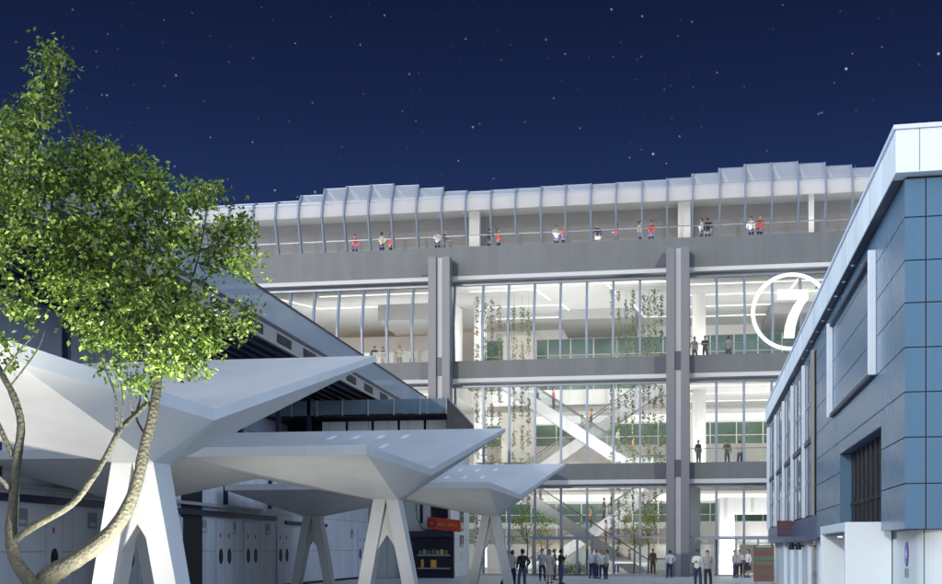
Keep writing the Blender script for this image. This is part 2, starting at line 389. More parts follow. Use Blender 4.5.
for pts in [[(2.2, 82), (14, 82)], [(2.2, 88), (14, 88)]]: strip(pts, 6.45)
for x, y, z0, z1 in [(-12.9, 85, .06, 20.09), (-14.9, 86, 14.4, 20.09), (3.1, 84, 14.4, 20.09), (3.1, 84, 7.4, 13.19), (8.9, 84, .06, 6.49)]:
    m = MB(); m.tube([(x, y, z0), (x, y, z1)], .48, 24); m.build('interior_column', 'wallw', hall, smooth=False)
# balcony edges inside the atrium with glass rails
for z in (14.4, 7.4):
    B('balcony_rail', 'rail', hall, (-14.5, 1.6, 90.9, 90.95, z, z + 1.05)); B('balcony_cap', 'mull', hall, (-14.5, 1.6, 90.86, 90.98, z + 1.05, z + 1.1))
for x0, x1 in ((XL, -15.1), (2.3, XR)):
    for z in (14.4, 7.4): B('balcony_rail', 'pane', hall, (x0, x1, 78.35, 78.4, z, z + 1.1)); B('balcony_cap', 'mull', hall, (x0, x1, 78.33, 78.42, z + 1.1, z + 1.15))
# ---- roof gallery: a glass bay between every two fins, each with its own height
gb = [254, 276.5, 299.5, 323, 345, 369, 392, 417, 442, 466, 491, 515.6, 540.9, 565.5, 590.8, 616, 642, 667, 692.4, 719.5, 745, 771.6, 798, 825.5, 852, 876]
gt = [201.7, 200, 193.8, 187, 184.5, 183, 184, 186.6, 189.8, 189.8, 188, 186.6, 184.5, 183, 182.4, 180.5, 178.7, 176.5, 171.8, 166.2, 162.2, 160.7, 161.6, 164, 166]
gx = [xat(p, 77.3) for p in gb]
gz = [zat((a + b) / 2, y, 77.5) for a, b, y in zip(gb, gb[1:], gt)]
for k in range(8):                                # on towards the left, seen through the tree
    gx.insert(0, gx[0] - 1.76); gz.insert(0, gz[0] + random.uniform(-.1, .1) if k else gz[0])
for k in range(5): gx.append(gx[-1] + 1.76); gz.append(gz[-1] - .12)
ZC = 25.75
def gpro(zt):
    return [(77.9, 22.3), (77.05, ZC - .95), (77.25, min(ZC + .05, zt - .3)), (77.9, zt)]
for (a, b), zt in zip(zip(gx, gx[1:]), gz):
    pr = gpro(zt); m = MB()
    for (ya, za), (yb, zb) in zip(pr, pr[1:]): m.face([(a + .03, ya, za), (b - .03, ya, za), (b - .03, yb, zb), (a + .03, yb, zb)], 0 if zb < ZC - .8 else 1)
    m.build('gallery_pane', ['gpane', 'frost'], hall)
    m = MB(); m.bar((a, 77.9, zt), (b, 77.9, zt), .06); m.build('top_bar', 'mull', hall); m = MB()
    if zt > ZC + .45: m.bar((a, 77.32, ZC + .1), (b, 77.32, ZC + .1), .07, .1); m.build('transom', 'mull', hall)
for i, x in enumerate(gx):
    zt = max(gz[max(i - 1, 0)], gz[min(i, len(gz) - 1)]); pr = gpro(zt); m = MB()
    for (ya, za), (yb, zb) in zip(pr, pr[1:]):
        m.hexa([(x - .055, ya - .2, za), (x + .055, ya - .2, za), (x + .055, ya + .14, za), (x - .055, ya + .14, za)],
               [(x - .055, yb - .2, zb), (x + .055, yb - .2, zb), (x + .055, yb + .14, zb), (x - .055, yb + .14, zb)])
    m.build('roof_fin', 'mull', hall)
    if i < len(gz) and gz[i] > ZC + .5:
        m = MB(); m.bar((x + .12, 77.95, gz[i] - .06), (x + .95, 78.9, ZC + .06), .16, .1); m.build('roof_strut', 'whitelip', hall)
B('gallery_ceiling', 'galc', hall, (XL, XR, 77.5, 82, ZC, ZC + .12))
B('gallery_wall', 'gal', hall, (XL, XR, 82, 82.3, 22.2, ZC))
B('gallery_handrail', 'mull', hall, (XL, XR, 77.62, 77.68, 23.22, 23.28))
m = MB(); 
BE('gallery_post', 'wallw', hall, (-13.05, -12.3, 80.6, 81.2, 22.2, ZC - .01), (1.55, 2.4, 80.6, 81.2, 22.2, ZC - .01), (10.2, 10.55, 80, 80.3, 22.2, ZC - .01))
# white entrance frame inside the ground floor
BE('entrance_frame', 'wallw', hall, (4.35, 5.35, 80.2, 84, .07, 5.3), (5.352, 12.5, 80.2, 84, 4.25, 5.3), (2.25, 3.0, 78.6, 80, .07, 6.48))
BE('lobby_wall', 'greyw', hall, (5.4, 12.4, 85, 85.2, 2.25, 3.8), (2.9, 4.3, 85, 85.2, 2.25, 3.8)); BE('lobby_wall', 'brownw', hall, (5.4, 12.4, 85.3, 85.5, .07, 2.2))

# entrance doors of the hall
ed = thing('entrance_doors', 'row of glazed entrance doors at the foot of the glass hall behind the standing groups', 'door', (-6, 77.4, 0))
ex0, ex1 = xat(533, 77.2), xat(592, 77.2); w = (ex1 - ex0) / 4
m = MB(); m.box(ex0 - .08, ex1 + .08, 77.0, 77.55, 2.42, 2.6)
for k in range(5): m.box(ex0 + k * w - .06, ex0 + k * w + .06, 77.05, 77.5, 0.13, 2.42)
m.build('door_frame', 'mull', ed)
for k in range(4):
    lf = MB().box(ex0 + k * w + .07, ex0 + (k + 1) * w - .07, 77.22, 77.26, .14, 2.4).build('door_leaf', 'rail', ed)
    B('handle', 'whitelip', lf, (ex0 + (k + (.85 if k % 2 == 0 else .15)) * w - .02, ex0 + (k + (.85 if k % 2 == 0 else .15)) * w + .02, 77.14, 77.2, .9, 1.5))
# second set at the right
e2 = thing('entrance_doors', 'glazed doors beside the tall grey column, under the white entrance frame', 'door', (6, 77.4, 0))
m = MB(); m.box(2.4, 9.6, 77.05, 77.5, 2.42, 2.54)
for k in range(6): m.box(2.4 + k * 1.4, 2.5 + k * 1.4, 77.1, 77.45, .13, 2.42)
m.build('door_frame', 'mull', e2)
for k in range(5): B('door_leaf', 'rail', e2, (2.52 + k * 1.4, 3.78 + k * 1.4, 77.25, 77.29, .14, 2.4))
BE('poster', 'brownw', e2, (5.5, 6.6, 77.6, 77.64, .2, 2.1), (8.0, 9.0, 77.6, 77.64, .2, 2.1))

# ---- round sign with the number
sg = thing('number_sign', 'big glowing white ring with a 7 in it on the hall front', 'sign', (8.2, 76.6, 16.7))
SY = 76.2; sc_ = zat(791, 311.6, SY); sx = xat(791, SY); rr = 2.38
m = MB(); n = 64
pts = [(sx + rr * math.cos(2 * math.pi * k / n), SY, sc_ + rr * math.sin(2 * math.pi * k / n)) for k in range(n)]
i0 = 0
for k in range(n):                        # a true torus ring
    a = 2 * math.pi * k / n
    for j in range(10):
        b = 2 * math.pi * j / 10; r_ = rr + .125 * math.cos(b)
        m.v.append((sx + r_ * math.cos(a), SY + .12 * math.sin(b), sc_ + r_ * math.sin(a)))
for k in range(n):
    for j in range(10):
        m.f.append((k * 10 + j, ((k + 1) % n) * 10 + j, ((k + 1) % n) * 10 + (j + 1) % 10, k * 10 + (j + 1) % 10)); m.mi.append(0)
m.build('ring', 'seven', sg, smooth=True)
m = MB()
s7 = lambda px, py: (xat(px, SY), zat(px, py, SY))
top = [s7(777.5, 290), s7(808, 290), s7(808, 299), s7(777.5, 299.5)]
m.hexa([(p[0], SY - .12, p[1]) for p in top], [(p[0], SY + .12, p[1]) for p in top])
cur = [((808, 299.2), (798.5, 299.4)), ((803, 306), (793.5, 305.5)), ((798.5, 316), (788.5, 315)), ((795.3, 327), (785, 326.5)), ((794, 338), (783.5, 338))]
for (r0, l0), (r1, l1) in zip(cur, cur[1:]):
    q = [s7(*l0), s7(*r0), s7(*r1), s7(*l1)]
    m.hexa([(p[0], SY - .12, p[1]) for p in q], [(p[0], SY + .12, p[1]) for p in q])
m.build('digit', 'seven', sg)
BE('mount', 'mull', sg, *[(sx + dx - .05, sx + dx + .05, SY + .1, 77.3, sc_ + dz - .05, sc_ + dz + .05) for dx, dz in ((-1.68, 1.68), (1.68, 1.68), (-1.68, -1.68), (1.68, -1.68))])

# ---- escalators
def make_escalator(label):
    """local: bottom landing at origin, rising 7 m towards -x"""
    t = thing('escalator', label, 'escalator', local=True, group='escalators in the atrium')
    run, rise = 10.3, 6.95
    def slab(dz0, dz1, y0, y1):
        m = MB()
        pts = [(1.6, 0), (0, 0), (-run, rise), (-run - 2.0, rise)]
        for (xa, za), (xb, zb) in zip(pts, pts[1:]):
            m.hexa([(xb, y0, zb + dz0), (xa, y0, za + dz0), (xa, y1, za + dz0), (xb, y1, zb + dz0)], [(xb, y0, zb + dz1), (xa, y0, za + dz1), (xa, y1, za + dz1), (xb, y1, zb + dz1)])
        return m
    slab(-.85, .12, 0, .12).build('side_cladding', 'escal', t); slab(-.85, .12, 1.48, 1.6).build('side_cladding', 'escal', t)
    slab(-.86, -.7, .121, 1.479).build('soffit', 'escal', t)
    m = MB(); k = 30
    m.box(0, 1.6, .13, 1.47, -.1, .02); m.box(-run - 2, -run, .13, 1.47, rise - .1, rise + .02)
    for i in range(k): m.box(-run * (i + 1) / k, -run * i / k, .13, 1.47, rise * i / k - .35, rise * (i + .8) / k)
    m.build('step_band', 'step', t)
    for y in (.05, 1.55):
        slab(.12, .95, y - .02, y + .02).build('balustrade', 'rail', t); slab(.951, 1.03, y - .05, y + .05).build('handrail', 'rubber', t)
    return t
esc = make_escalator('front upper escalator rising to the left across the atrium windows')
esc.location = (-.9, 83.5, 7.5)
for lab, loc, rz in [('rear upper escalator rising to the right behind its mirrored front neighbour', (-10.0, 90.4, 7.5), math.pi),
                     ('front lower escalator climbing left from the atrium ground floor', (-.6, 82.6, .1), 0), ('rear lower escalator climbing right from the atrium ground floor', (-9.6, 90.0, .1), math.pi)]:
    e = copy_tree(esc); e.location = loc; e.rotation_euler.z = rz; e['label'] = lab
# ---- hanging plants
def strand(x, y, z0, z1, seed, label):
    rnd = random.Random(seed); t = thing('hanging_plant', label, 'hanging plant', (x, y, z0), group='hanging plants in the atrium')
    MB().tube([(x, y, z0), (x, y, z1)], .012, 5).build('cable', 'cable', t)
    m = MB(); z = z1 - rnd.uniform(0, .8)
    while z > z0:
        if rnd.random() < .88:
            h = rnd.uniform(.6, 2.2); n_ = int(h * 62); fat = rnd.uniform(.05, .11)
            for _ in range(n_):
                m.leaf((x + rnd.gauss(0, fat), y + rnd.gauss(0, fat), z - rnd.random() * h), rnd.uniform(.1, .19), rnd, min(1, max(0, rnd.gauss(.35, .25))), .9)
            z -= h
        z -= rnd.uniform(.05, .7)
    m.build('foliage', 'vine', t)
for k, p in enumerate([477, 485, 492, 499.5, 514, 522, 528.5]):
    strand(xat(p, 81.2 + (k % 3) * .5), 81.2 + (k % 3) * .5, 3.2 + (k * 37 % 5) * .6, 20.0, 100 + k, 'leafy strand hanging in the atrium between round white column and escalators')
for k, p in enumerate([612, 618.5, 626, 633, 643.5, 649, 655, 661.5]):
    strand(xat(p, 81.0 + (k % 3) * .5), 81.0 + (k % 3) * .5, 2.6 + (k * 31 % 5) * .6, 20.0, 200 + k, 'leafy strand hanging beside the tall grey column right of the escalator crossing')
# ---- small trees inside
def small_tree(px, Y, h, label, seed):
    rnd = random.Random(seed); x = xat(px, Y); t = thing('young_tree', label, 'tree', (x, Y, .06))
    tr = MB(); tr.tube([(x, Y, .06), (x + .05, Y, h * .45), (x - .05, Y, h * .8)], [.06, .045, .02], 7)
    for k in range(6):
        a = k * 1.1; tr.tube([(x, Y, h * (.4 + .05 * k)), (x + math.cos(a) * .7, Y + math.sin(a) * .7, h * (.6 + .05 * k))], [.025, .01], 5)
    tr.build('trunk', 'bark', t)
    m = MB()
    for c in range(20):
        a = rnd.random() * 6.28; r_ = rnd.uniform(0, 1.25); cx, cy, cz = x + math.cos(a) * r_, Y + math.sin(a) * r_ * .8, h * rnd.uniform(.5, 1.0)
        for _ in range(26): m.leaf((cx + rnd.gauss(0, .24), cy + rnd.gauss(0, .24), cz + rnd.gauss(0, .2)), rnd.uniform(.12, .2), rnd, min(1, max(0, rnd.gauss(.5, .25))))
    m.build('crown', 'fresh', t)
small_tree(527, 79.6, 4.3, 'young bright green tree behind the glass beside the left standing group', 5)
small_tree(541, 80.3, 4.0, 'young light green tree behind the glass over the entrance doors', 8)
small_tree(634, 79.8, 4.5, 'young yellow green tree behind the glass near the tall grey column', 6)
small_tree(648, 80.6, 4.2, 'young green tree inside the glass, closest to the tall grey column', 9)
for p, lab in ((566, 'low clipped green shrub behind the left pair of entrance doors'), (579, 'low clipped green shrub behind the right pair of entrance doors')):
    rnd = random.Random(p); x = xat(p, 79); m = MB()
    for _ in range(420): m.leaf((x + rnd.gauss(0, .32), 79 + rnd.gauss(0, .25), .1 + abs(rnd.gauss(.3, .22))), rnd.uniform(.1, .17), rnd, rnd.random())
    t = thing('shrub', lab, 'shrub', (x, 79, .06)); m.build('foliage', 'fresh', t); MB().tube([(x, 79, .06), (x, 79, .5)], .03, 6).build('stem', 'bark', t)

# ================================================================ folded canopies
UNITS = 8.0
def make_canopy(label):
    """local: base of the right-hand column at origin; two columns, one butterfly roof"""
    t = thing('folded_canopy', label, 'canopy', local=True, group='folded white canopies over the plaza')
    Nr, Vr, Tr = Vector((.62, -5.0, 4.42)), Vector((1.3, 0, 4.16)), Vector((2.85, 5.0, 5.84))
    Nm, Vm, Tm = Vector((-4.3, -5.0, 4.42)), Vector((-4.0, 0, 4.16)), Vector((-3.4, 5.0, 5.84))
    Nl, Vl, Tl = Vector((-10.2, -5.0, 4.42)), Vector((-9.9, 0, 4.16)), Vector((-10.2, 5.0, 5.84))
    th = Vector((0, 0, -.24))
    m = MB()
    m.face([Nl, Nm, Nr, Vr, Vm, Vl]); m.face([Vl, Vm, Vr, Tr, Tm, Tl])
    ring = [Nl, Nm, Nr, Vr, Tr, Tm, Tl, Vl]
    tipth = {2: .24, 3: .2, 4: .13, 5: .13, 6: .13}
    low = [p + Vector((0, 0, -tipth.get(i, .24))) for i, p in enumerate(ring)]
    for i in range(8):
        j = (i + 1) % 8; m.face([ring[i], ring[j], low[j], low[i]])
    Vml = Vm + th
    def under(cx, loop):
        hx, hy, hz = .37, .34, 3.25
        head = [Vector((cx - hx, -hy, hz)), Vector((cx + hx, -hy, hz)), Vector((cx + hx, hy, hz)), Vector((cx - hx, hy, hz))]
        # loop: near-left, near-right, valley-right, far-right, far-left, valley-left
        a, b, c, d, e, f = loop
        m.face([a, b, head[1], head[0]]); m.face([b, c, head[1]]); m.face([c, head[2], head[1]]); m.face([c, d, head[2]])
        m.face([d, e, head[3], head[2]]); m.face([e, f, head[3]]); m.face([f, head[0], head[3]]); m.face([f, a, head[0]])
    under(0.0, [low[1], low[2], low[3], low[4], low[5], Vml])
    under(-UNITS, [low[0], low[1], Vml, low[5], low[6], low[7]])
    m.build('roof', 'canopy', t)
    for cx in (0, -UNITS):
        hx, hy = .37, .34
        # recessed web between the two legs, notched at its foot
        web = [(cx, 3.2), (cx + .31, 1.74), (cx, 2.22), (cx - .31, 1.74)]
        m = MB(); q = lambda y, a_, b_, c_: [(web[i][0], y, web[i][1]) for i in (a_, b_, c_)]
        for tri in ((0, 1, 2), (0, 2, 3)):
            i0 = len(m.v); m.v += q(-.14, *tri) + q(.14, *tri)
            for f in ((0, 1, 2), (5, 4, 3), (0, 3, 4, 1), (1, 4, 5, 2), (2, 5, 3, 0)): m.f.append(tuple(i0 + k for k in f)); m.mi.append(0)
        col = m.build('column', 'canopy', t)
        for s in (-1, 1):
            m = MB(); y0, y1 = (-.42, .12) if s > 0 else (-.12, .42)
            m.hexa([(cx + s * 1.04, y0, 0), (cx + s * .66, y0, 0), (cx + s * .66, y1, 0), (cx + s * 1.04, y1, 0)],
                   [(cx + s * hx, -hy, 3.249), (cx + s * .002, -hy, 3.249), (cx + s * .002, hy, 3.249), (cx + s * hx, hy, 3.249)])
            m.build('leg', 'canopy', col)
    return t
def add_slots(t):
    Vr, Vm, Tr = Vector((1.3, 0, 4.16)), Vector((-4.0, 0, 4.16)), Vector((2.85, 5.0, 5.84))
    n_ = (Tr - Vr).cross(Vm - Vr).normalized(); n_ = n_ if n_.z > 0 else -n_
    for k in range(8):
        f_ = .55 + .25 * (k % 2); p = Vector((-3.3 + .42 * k, 5 * f_, 4.16 + (5.84 - 4.16) * f_)); e1 = Vector((.09, 0, 0)); e2 = Vector((.05, .22, .22 * 1.68 / 5))
        q = [p - e1 - e2, p + e1 - e2, p + e1 + e2, p - e1 + e2]
        MB().hexa([v + n_ * .003 for v in q], [v + n_ * .02 for v in q]).build('roof_slot', 'slotw', t)
can = make_canopy('white folded canopy right behind the tree trunk, nearest of the three')
can.location = (-8.62, 18.4, 0)
for lab, loc in (('middle white folded canopy, its front edge facing the plaza between the other two', (-7.8, 33.2, 0)), ('smallest looking white folded canopy, standing beside the red shop sign', (-7.05, 49.5, 0))):
    c2 = copy_tree(can); c2.location = loc; c2['label'] = lab; LOCAL.add(c2.name); add_slots(c2)

# ================================================================ side building on the left
sb = thing('side_hall', 'long pale hall with porthole doors and a glass roof terrace behind the canopies', 'building', (-17.7, 40, 0))
WX = -17.7
B('wall', 'lwall', sb, (-24, WX, 6, 69.9, 0, 6.4))
B('roof_slab', 'greyw', sb, (-25, WX + .12, 6, 69.9, 6.403, 6.62))
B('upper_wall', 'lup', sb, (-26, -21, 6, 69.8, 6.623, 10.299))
BE('wall_rail', 'navy', sb, (WX + .003, WX + .12, 6, 52, 3.12, 3.34)); BE('wall_rail', 'navy', sb, (WX + .003, WX + .12, 53.5, 60.5, 2.98, 3.16))
B('cable_tray', 'greyw', sb, (WX + .003, WX + .16, 6, 50, 3.5, 3.62))
B('base_strip', 'dark', sb, (WX + .003, WX + .05, 6, 69.8, 0, .12))
# terrace slab, beige fascia with dark openings, glass balustrade
ts = B('terrace_slab', 'louvre', sb, (-26, -15.55, 4, 77, 10.3, 10.9))
m = MB(); m.box(-15.549, -15.42, 4, 77, 10.2, 10.85); m.build('fascia', 'beige', ts)
for k in range(20): B('fascia_opening', 'dark', ts, (-15.46, -15.405, 6 + k * 3.6, 7.9 + k * 3.6, 10.33, 10.72))
B('edge_strip', 'navy', ts, (-15.56, -15.38, 4, 77, 10.853, 10.99))
for k in range(24):                                     # louvre blades of the soffit
    pass
m = MB()
for k in range(9): m.box(-20.7 + k * .58, -20.5 + k * .58, 5, 76.9, 10.12, 10.297)
m.build('soffit_blades', 'navy', ts)
bl = B('balustrade', 'gglass', sb, (-15.45, -15.41, 4, 77, 10.99, 12.1))
B('balustrade_cap', 'navy', bl, (-15.49, -15.37, 4, 77, 12.1, 12.17))
for k in range(25): B('baluster', 'grey', bl, (-15.52, -15.46, 5 + 3 * k, 5.08 + 3 * k, 10.99, 12.1))
m = MB()
for k in range(10): m.tube([(-24.9, 9 + k * 7, 6.63), (-24.9, 9 + k * 7, 10.29)], .09, 10)
for k in range(12): B('post', 'navy', sb, (-18.6, -18.4, 8 + k * 5.2, 8.2 + k * 5.2, 6.63, 10.1))
for k in range(8): B('downpipe', 'navy', sb, (WX + .004, WX + .13, 17.5 + k * 5.6, 17.72 + k * 5.6, 3.65, 6.3))
# doors with portholes
def porthole_door(y, pair, w_=.95, red=True, notice=True):
    d = B('door', 'door', sb, (WX + .004, WX + .055, y, y + w_ * pair, .13, 3.0))
    BE('door_gap', 'grey', d, *[(WX + .0552, WX + .058, y + k * w_ - .008, y + k * w_ + .008, .13, 3.0) for k in range(pair + 1)])
    for k in range(pair):
        MB().disc((WX + .06, y + w_ * (k + .5), 1.5), 0, .20, .03, 20, .32).build('porthole', 'port', d)
        if red: MB().disc((WX + .06, y + w_ * (k + .45), 2.35), 0, .06, .02, 14, .10).build('red_mark', 'redmark', d)
for px, pair, nt in ((44, 1, 1), (215, 2, 1), (243, 2, 1), (276, 2, 1), (357, 2, 1), (160, 2, 0), (110, 2, 1)):
    dd = F * -WX / (cT * (655 - px)); u = (px - 471) / F * dd; y = u * sT + dd * cT
    porthole_door(y, pair)
    if nt: B('notice', 'grey', sb, (WX + .004, WX + .03, y - 1.5, y - .95, 2.45, 2.95)); BE('notice_text', 'whitelip', sb, (WX + .0305, WX + .034, y - 1.42, y - 1.03, 2.52, 2.63))
# large shutter gate by the tree and dark passage
sh = B('shutter', 'door', sb, (WX + .004, WX + .06, 19.2, 22.6, .13, 2.75)); B('shutter_edge', 'navy', sh, (WX + .0605, WX + .09, 19.1, 22.7, 2.75, 2.85), (WX + .0605, WX + .09, 22.6, 22.7, .13, 2.748))
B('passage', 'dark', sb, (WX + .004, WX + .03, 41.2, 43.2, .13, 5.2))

# shop block at the end of the plaza
sp = thing('shop_block', 'white block with a dark shop front and glazed top floor below the roof terrace', 'building', (-15, 72, 0))
SX0, SX1, SYF = -24.6, -12.5, 70.0
B('wall', 'lwallf', sp, (SX0, SX1, SYF, 77.3, 0, 8.2))
AX0, AX1, AY = -21.0, -10.9, 60.0
aw = B('awning_deck', 'dark', sp, (AX0, AX1 - .05, AY + .1, 69.9, 8.95, 9.02))
B('awning_glass', 'aglass', aw, (AX0, AX1, AY, AY + .04, 9.03, 9.8))
for k in range(8): B('awning_post', 'greyw', aw, (AX0 + .1 + k * 1.42, AX0 + .16 + k * 1.42, AY - .06, AY - .003, 8.95, 9.82))
m = MB(); m.hexa([(AX1 - .04, AY + .05, 8.2), (AX1, AY + .05, 8.2), (AX1, 69.0, 8.2), (AX1 - .04, 69.0, 8.2)], [(AX1 - .04, AY + .05, 9.8), (AX1, AY + .05, 9.8), (AX1, 69.0, 9.25), (AX1 - .04, 69.0, 9.25)])
m.build('awning_side', 'dark', aw)
m = MB(); m.bar((AX1 - .02, AY - .05, 9.84), (AX1 - .02, 69.0, 9.29), .09); m.build('awning_edge', 'greyw', aw)
B('awning_back', 'dark', aw, (AX0, AX1 - .05, 64, 64.2, 7.6, 8.94))
for k in range(5): BE('panel', 'lwallf', aw, (AX0 + 3.0 + k * 1.45, AX0 + 4.3 + k * 1.45, AY + .9, AY + 1.0, 7.4, 8.75))
B('awning_end', 'navy', aw, (AX0 - .5, AX0 - .003, AY + .1, 66, 7.4, 9.1))
B('roof_deck', 'greyw', sp, (SX0, SX1 + .1, SYF - .1, 77.3, 8.203, 8.4))
# shop front
fx0, fx1 = xat(402, SYF), xat(454.5, SYF)
sf = B('shop_front', 'dark', sp, (fx0, fx1, SYF - .35, SYF - .003, 0, 2.85))
B('canopy_strip', 'navy', sf, (fx0 - .05, fx1 + .02, SYF - .5, SYF - .352, 2.55, 2.9))
BE('display_window', 'dglass', sf, (fx0 + 1.0, fx1 - .12, SYF - .37, SYF - .352, .15, 2.45), (fx0 + .1, fx0 + .9, SYF - .37, SYF - .352, .15, 2.45))
BE('shelf', 'grey', sf, (fx0 + 1.05, fx1 - .2, SYF - .42, SYF - .372, 1.36, 1.46), (fx0 + 1.05, fx1 - .2, SYF - .42, SYF - .372, .55, .65))
for k in range(7): B('goods', ['bstripe', 'grey', 'yellow'][k % 3] if k != 2 else 'bstripe', sf, (fx0 + 1.15 + k * .27, fx0 + 1.34 + k * .27, SYF - .41, SYF - .373, 1.461, 1.72 + .05 * (k % 2)))
BE('goods', 'yellow', sf, (fx0 + 1.3, fx0 + 1.45, SYF - .42, SYF - .373, .651, 1.15)); BE('goods', 'yellow', sf, (fx0 + 1.9, fx0 + 2.25, SYF - .42, SYF - .373, .66, 1.12))
B('upper_window', 'dglass', sp, (xat(431, SYF), xat(448, SYF), SYF - .04, SYF - .003, 3.7, 4.6)); B('upper_window', 'dglass', sp, (xat(420, SYF), xat(423, SYF), SYF - .04, SYF - .003, 3.4, 4.6))
# side windows of the block
BE('side_window', 'dglass', sp, (SX1 + .003, SX1 + .03, 73.4, 74.9, 3.0, 4.4), (SX1 + .003, SX1 + .03, 73.4, 74.9, 1.9, 2.7)); B('side_panel', 'brownw', sp, (SX1 + .003, SX1 + .03, 73.5, 74.9, 1.0, 1.6))
B('plinth', 'greyw', sp, (fx1 + .03, SX1 + .08, SYF - .08, SYF - .003, 0, .35))
# red sign over the shop: lettering is a blur of yellow strokes in the photograph
rs = thing('shop_sign', 'orange red box sign with yellow lettering above the dark shop front', 'sign', (xat(444, SYF), SYF - .8, 3.3))
x0, x1 = xat(426.5, SYF - .8), xat(461, SYF - .8)
m = MB(); m.hexa([(x0, SYF - .62, 3.04), (x1, SYF - 1.0, 2.82), (x1, SYF - .72, 2.82), (x0, SYF - .36, 3.04)], [(x0, SYF - .62, 3.78), (x1, SYF - 1.0, 3.55), (x1, SYF - .72, 3.55), (x0, SYF - .36, 3.78)])
m.build('sign_box', 'red', rs, bevel=.03)
def onsign(f, h): return Vector((x0 + (x1 - x0) * f, SYF - .625 - .38 * f - .006, 3.04 - .22 * f + .74 * h))
m = MB(); rnd = random.Random(3)
for w0, w1 in ((.3, .58), (.63, .9)):
    k = 6
    for i in range(k):
        f0 = w0 + (w1 - w0) * i / k; f1 = f0 + (w1 - w0) / k * .68; lo_, hi_ = (.38, .62)
        q = [onsign(f0, lo_), onsign(f0 + .008, lo_), onsign(f0 + .008, hi_), onsign(f0, hi_)]; m.hexa(q, [p + Vector((0, -.012, 0)) for p in q])
        hb = rnd.choice([.38, .5, .58]); q = [onsign(f0 + .0085, hb), onsign(f1, hb), onsign(f1, hb + .06), onsign(f0 + .0085, hb + .06)]; m.hexa(q, [p + Vector((0, -.012, 0)) for p in q])
        if rnd.random() < .6: q = [onsign(f1, lo_), onsign(f1 + .008, lo_), onsign(f1 + .008, hi_), onsign(f1, hi_)]; m.hexa(q, [p + Vector((0, -.012, 0)) for p in q])
m.build('lettering', 'yellow', rs)
m = MB()
for k in range(24):
    a, b = 2 * math.pi * k / 24, 2 * math.pi * (k + 1) / 24
    P = lambda r_, a_: onsign(.14 + r_ * math.cos(a_) * .42, .5 + r_ * math.sin(a_))
    q = [P(.24, a), P(.34, a), P(.34, b), P(.24, b)]; m.hexa(q, [p + Vector((0, -.012, 0)) for p in q])
m.build('emblem', 'crimson', rs)
BE('bracket', 'dark', rs, (x0 - .15, x1, SYF - .45, SYF - .36, 2.92, 2.99))
pts_ = [Vector((x0 - .8, SYF - .1, 4.6)), Vector((x0 - .7, SYF - .3, 3.7)), Vector((x0 - .4, SYF - .45, 3.1)), Vector((x0, SYF - .45, 2.95))]
MB().tube(pts_, .025, 6).build('cable', 'dark', rs)

# ================================================================ blue clad building on the right
BX, BY = 7.925 * cT - 21 * sT, 7.925 * sT + 21 * cT
rb = thing('blue_building', 'blue metal clad building with pale overhanging coping on the right of the plaza', 'building', (BX, BY, 0), TH - R(11.26), local=True)
LEN, WID = 42.0, 14.0
yb = lambda px: (4305.0 / (px - 700) - 21) / .981
zj = [2.158, 2.994, 3.838, 4.664, 5.478, 6.292, 7.066, 7.853, 8.56]
RY0, RY1 = 2.77, 9.94                                  # recessed gate
UY0, UY1 = 3.5, 11.6                                   # framed upper panel
B('core', 'bluebk', rb, (.40, WID, .40, LEN - .1, 0, 8.9))
B('backing', 'bluebk', rb, (.03, .37, .03, RY0, 2.165, 8.6), (.03, .37, RY1, LEN - .1, 2.165, 8.6), (.03, .37, RY0 + .001, RY1 - .001, 4.36, 8.6), (.372, WID, .03, .37, 2.165, 8.6))
G_ = .011
front_cols = [0, .36, 1.75, 3.1, 4.5, 6, 8]
m = MB()
for za, zb in zip(zj, zj[1:]):
    for xa, xb in zip(front_cols, front_cols[1:]): m.box(xa + (G_ if xa else -.004), xb - G_, -.004, .028, za + G_, zb - G_)
m.build('front_cladding', 'blue', rb)
m = MB(); side_rows = []
for za, zb in zip(zj, zj[1:]):
    ya0 = .0285
    cuts = [(ya0, 16.2)]
    if zb <= 4.4 or za < 4.34: cuts = [(ya0, RY0), (RY1, 16.2)] if zb < 4.4 else cuts
    if za < 4.34 < zb:
        m.box(-.004, .028, ya0, RY0, za + G_, zb - G_); m.box(-.004, .028, RY1, 16.2, za + G_, zb - G_); m.box(-.004, .028, RY0, RY1, 4.35, zb - G_); continue
    for a, b in cuts: m.box(-.004, .028, a, b, za + G_, zb - G_)
m.build('side_cladding', 'blue', rb)
# gate recess
gr = MB(); gr.box(.30, .36, RY0, RY1, 2.0, 4.36)
gt_ = gr.build('gate', 'port', rb)
BE('gate_bars', 'dark', gt_, *[(.27, .298, RY0 + .3 + k * .75, RY0 + .36 + k * .75, 2.2, 4.34) for k in range(9)], (.262, .2695, RY0, RY1, 2.95, 3.02))
B('reveal', 'blue', rb, (.0, .29, RY1 - .03, RY1 - .002, 2.2, 4.345)); B('reveal', 'bluelow', rb, (.0, .29, RY0, RY1 - .031, 4.33, 4.349))
# framed panel of the upper floor
B('panel_fin', 'fin', rb, (-.17, -.005, UY0 - .05, UY0 + .05, 5.5, 8.15), bevel=.015); B('panel_fin', 'fin', rb, (-.17, -.005, UY1 - .05, UY1 + .05, 5.5, 8.15), bevel=.015)
B('panel_sill', 'navy', rb, (-.10, -.005, UY0 + .06, UY1 - .06, 5.5, 5.6)); B('panel_head', 'navy', rb, (-.10, -.005, UY0 + .06, UY1 - .06, 8.06, 8.15))
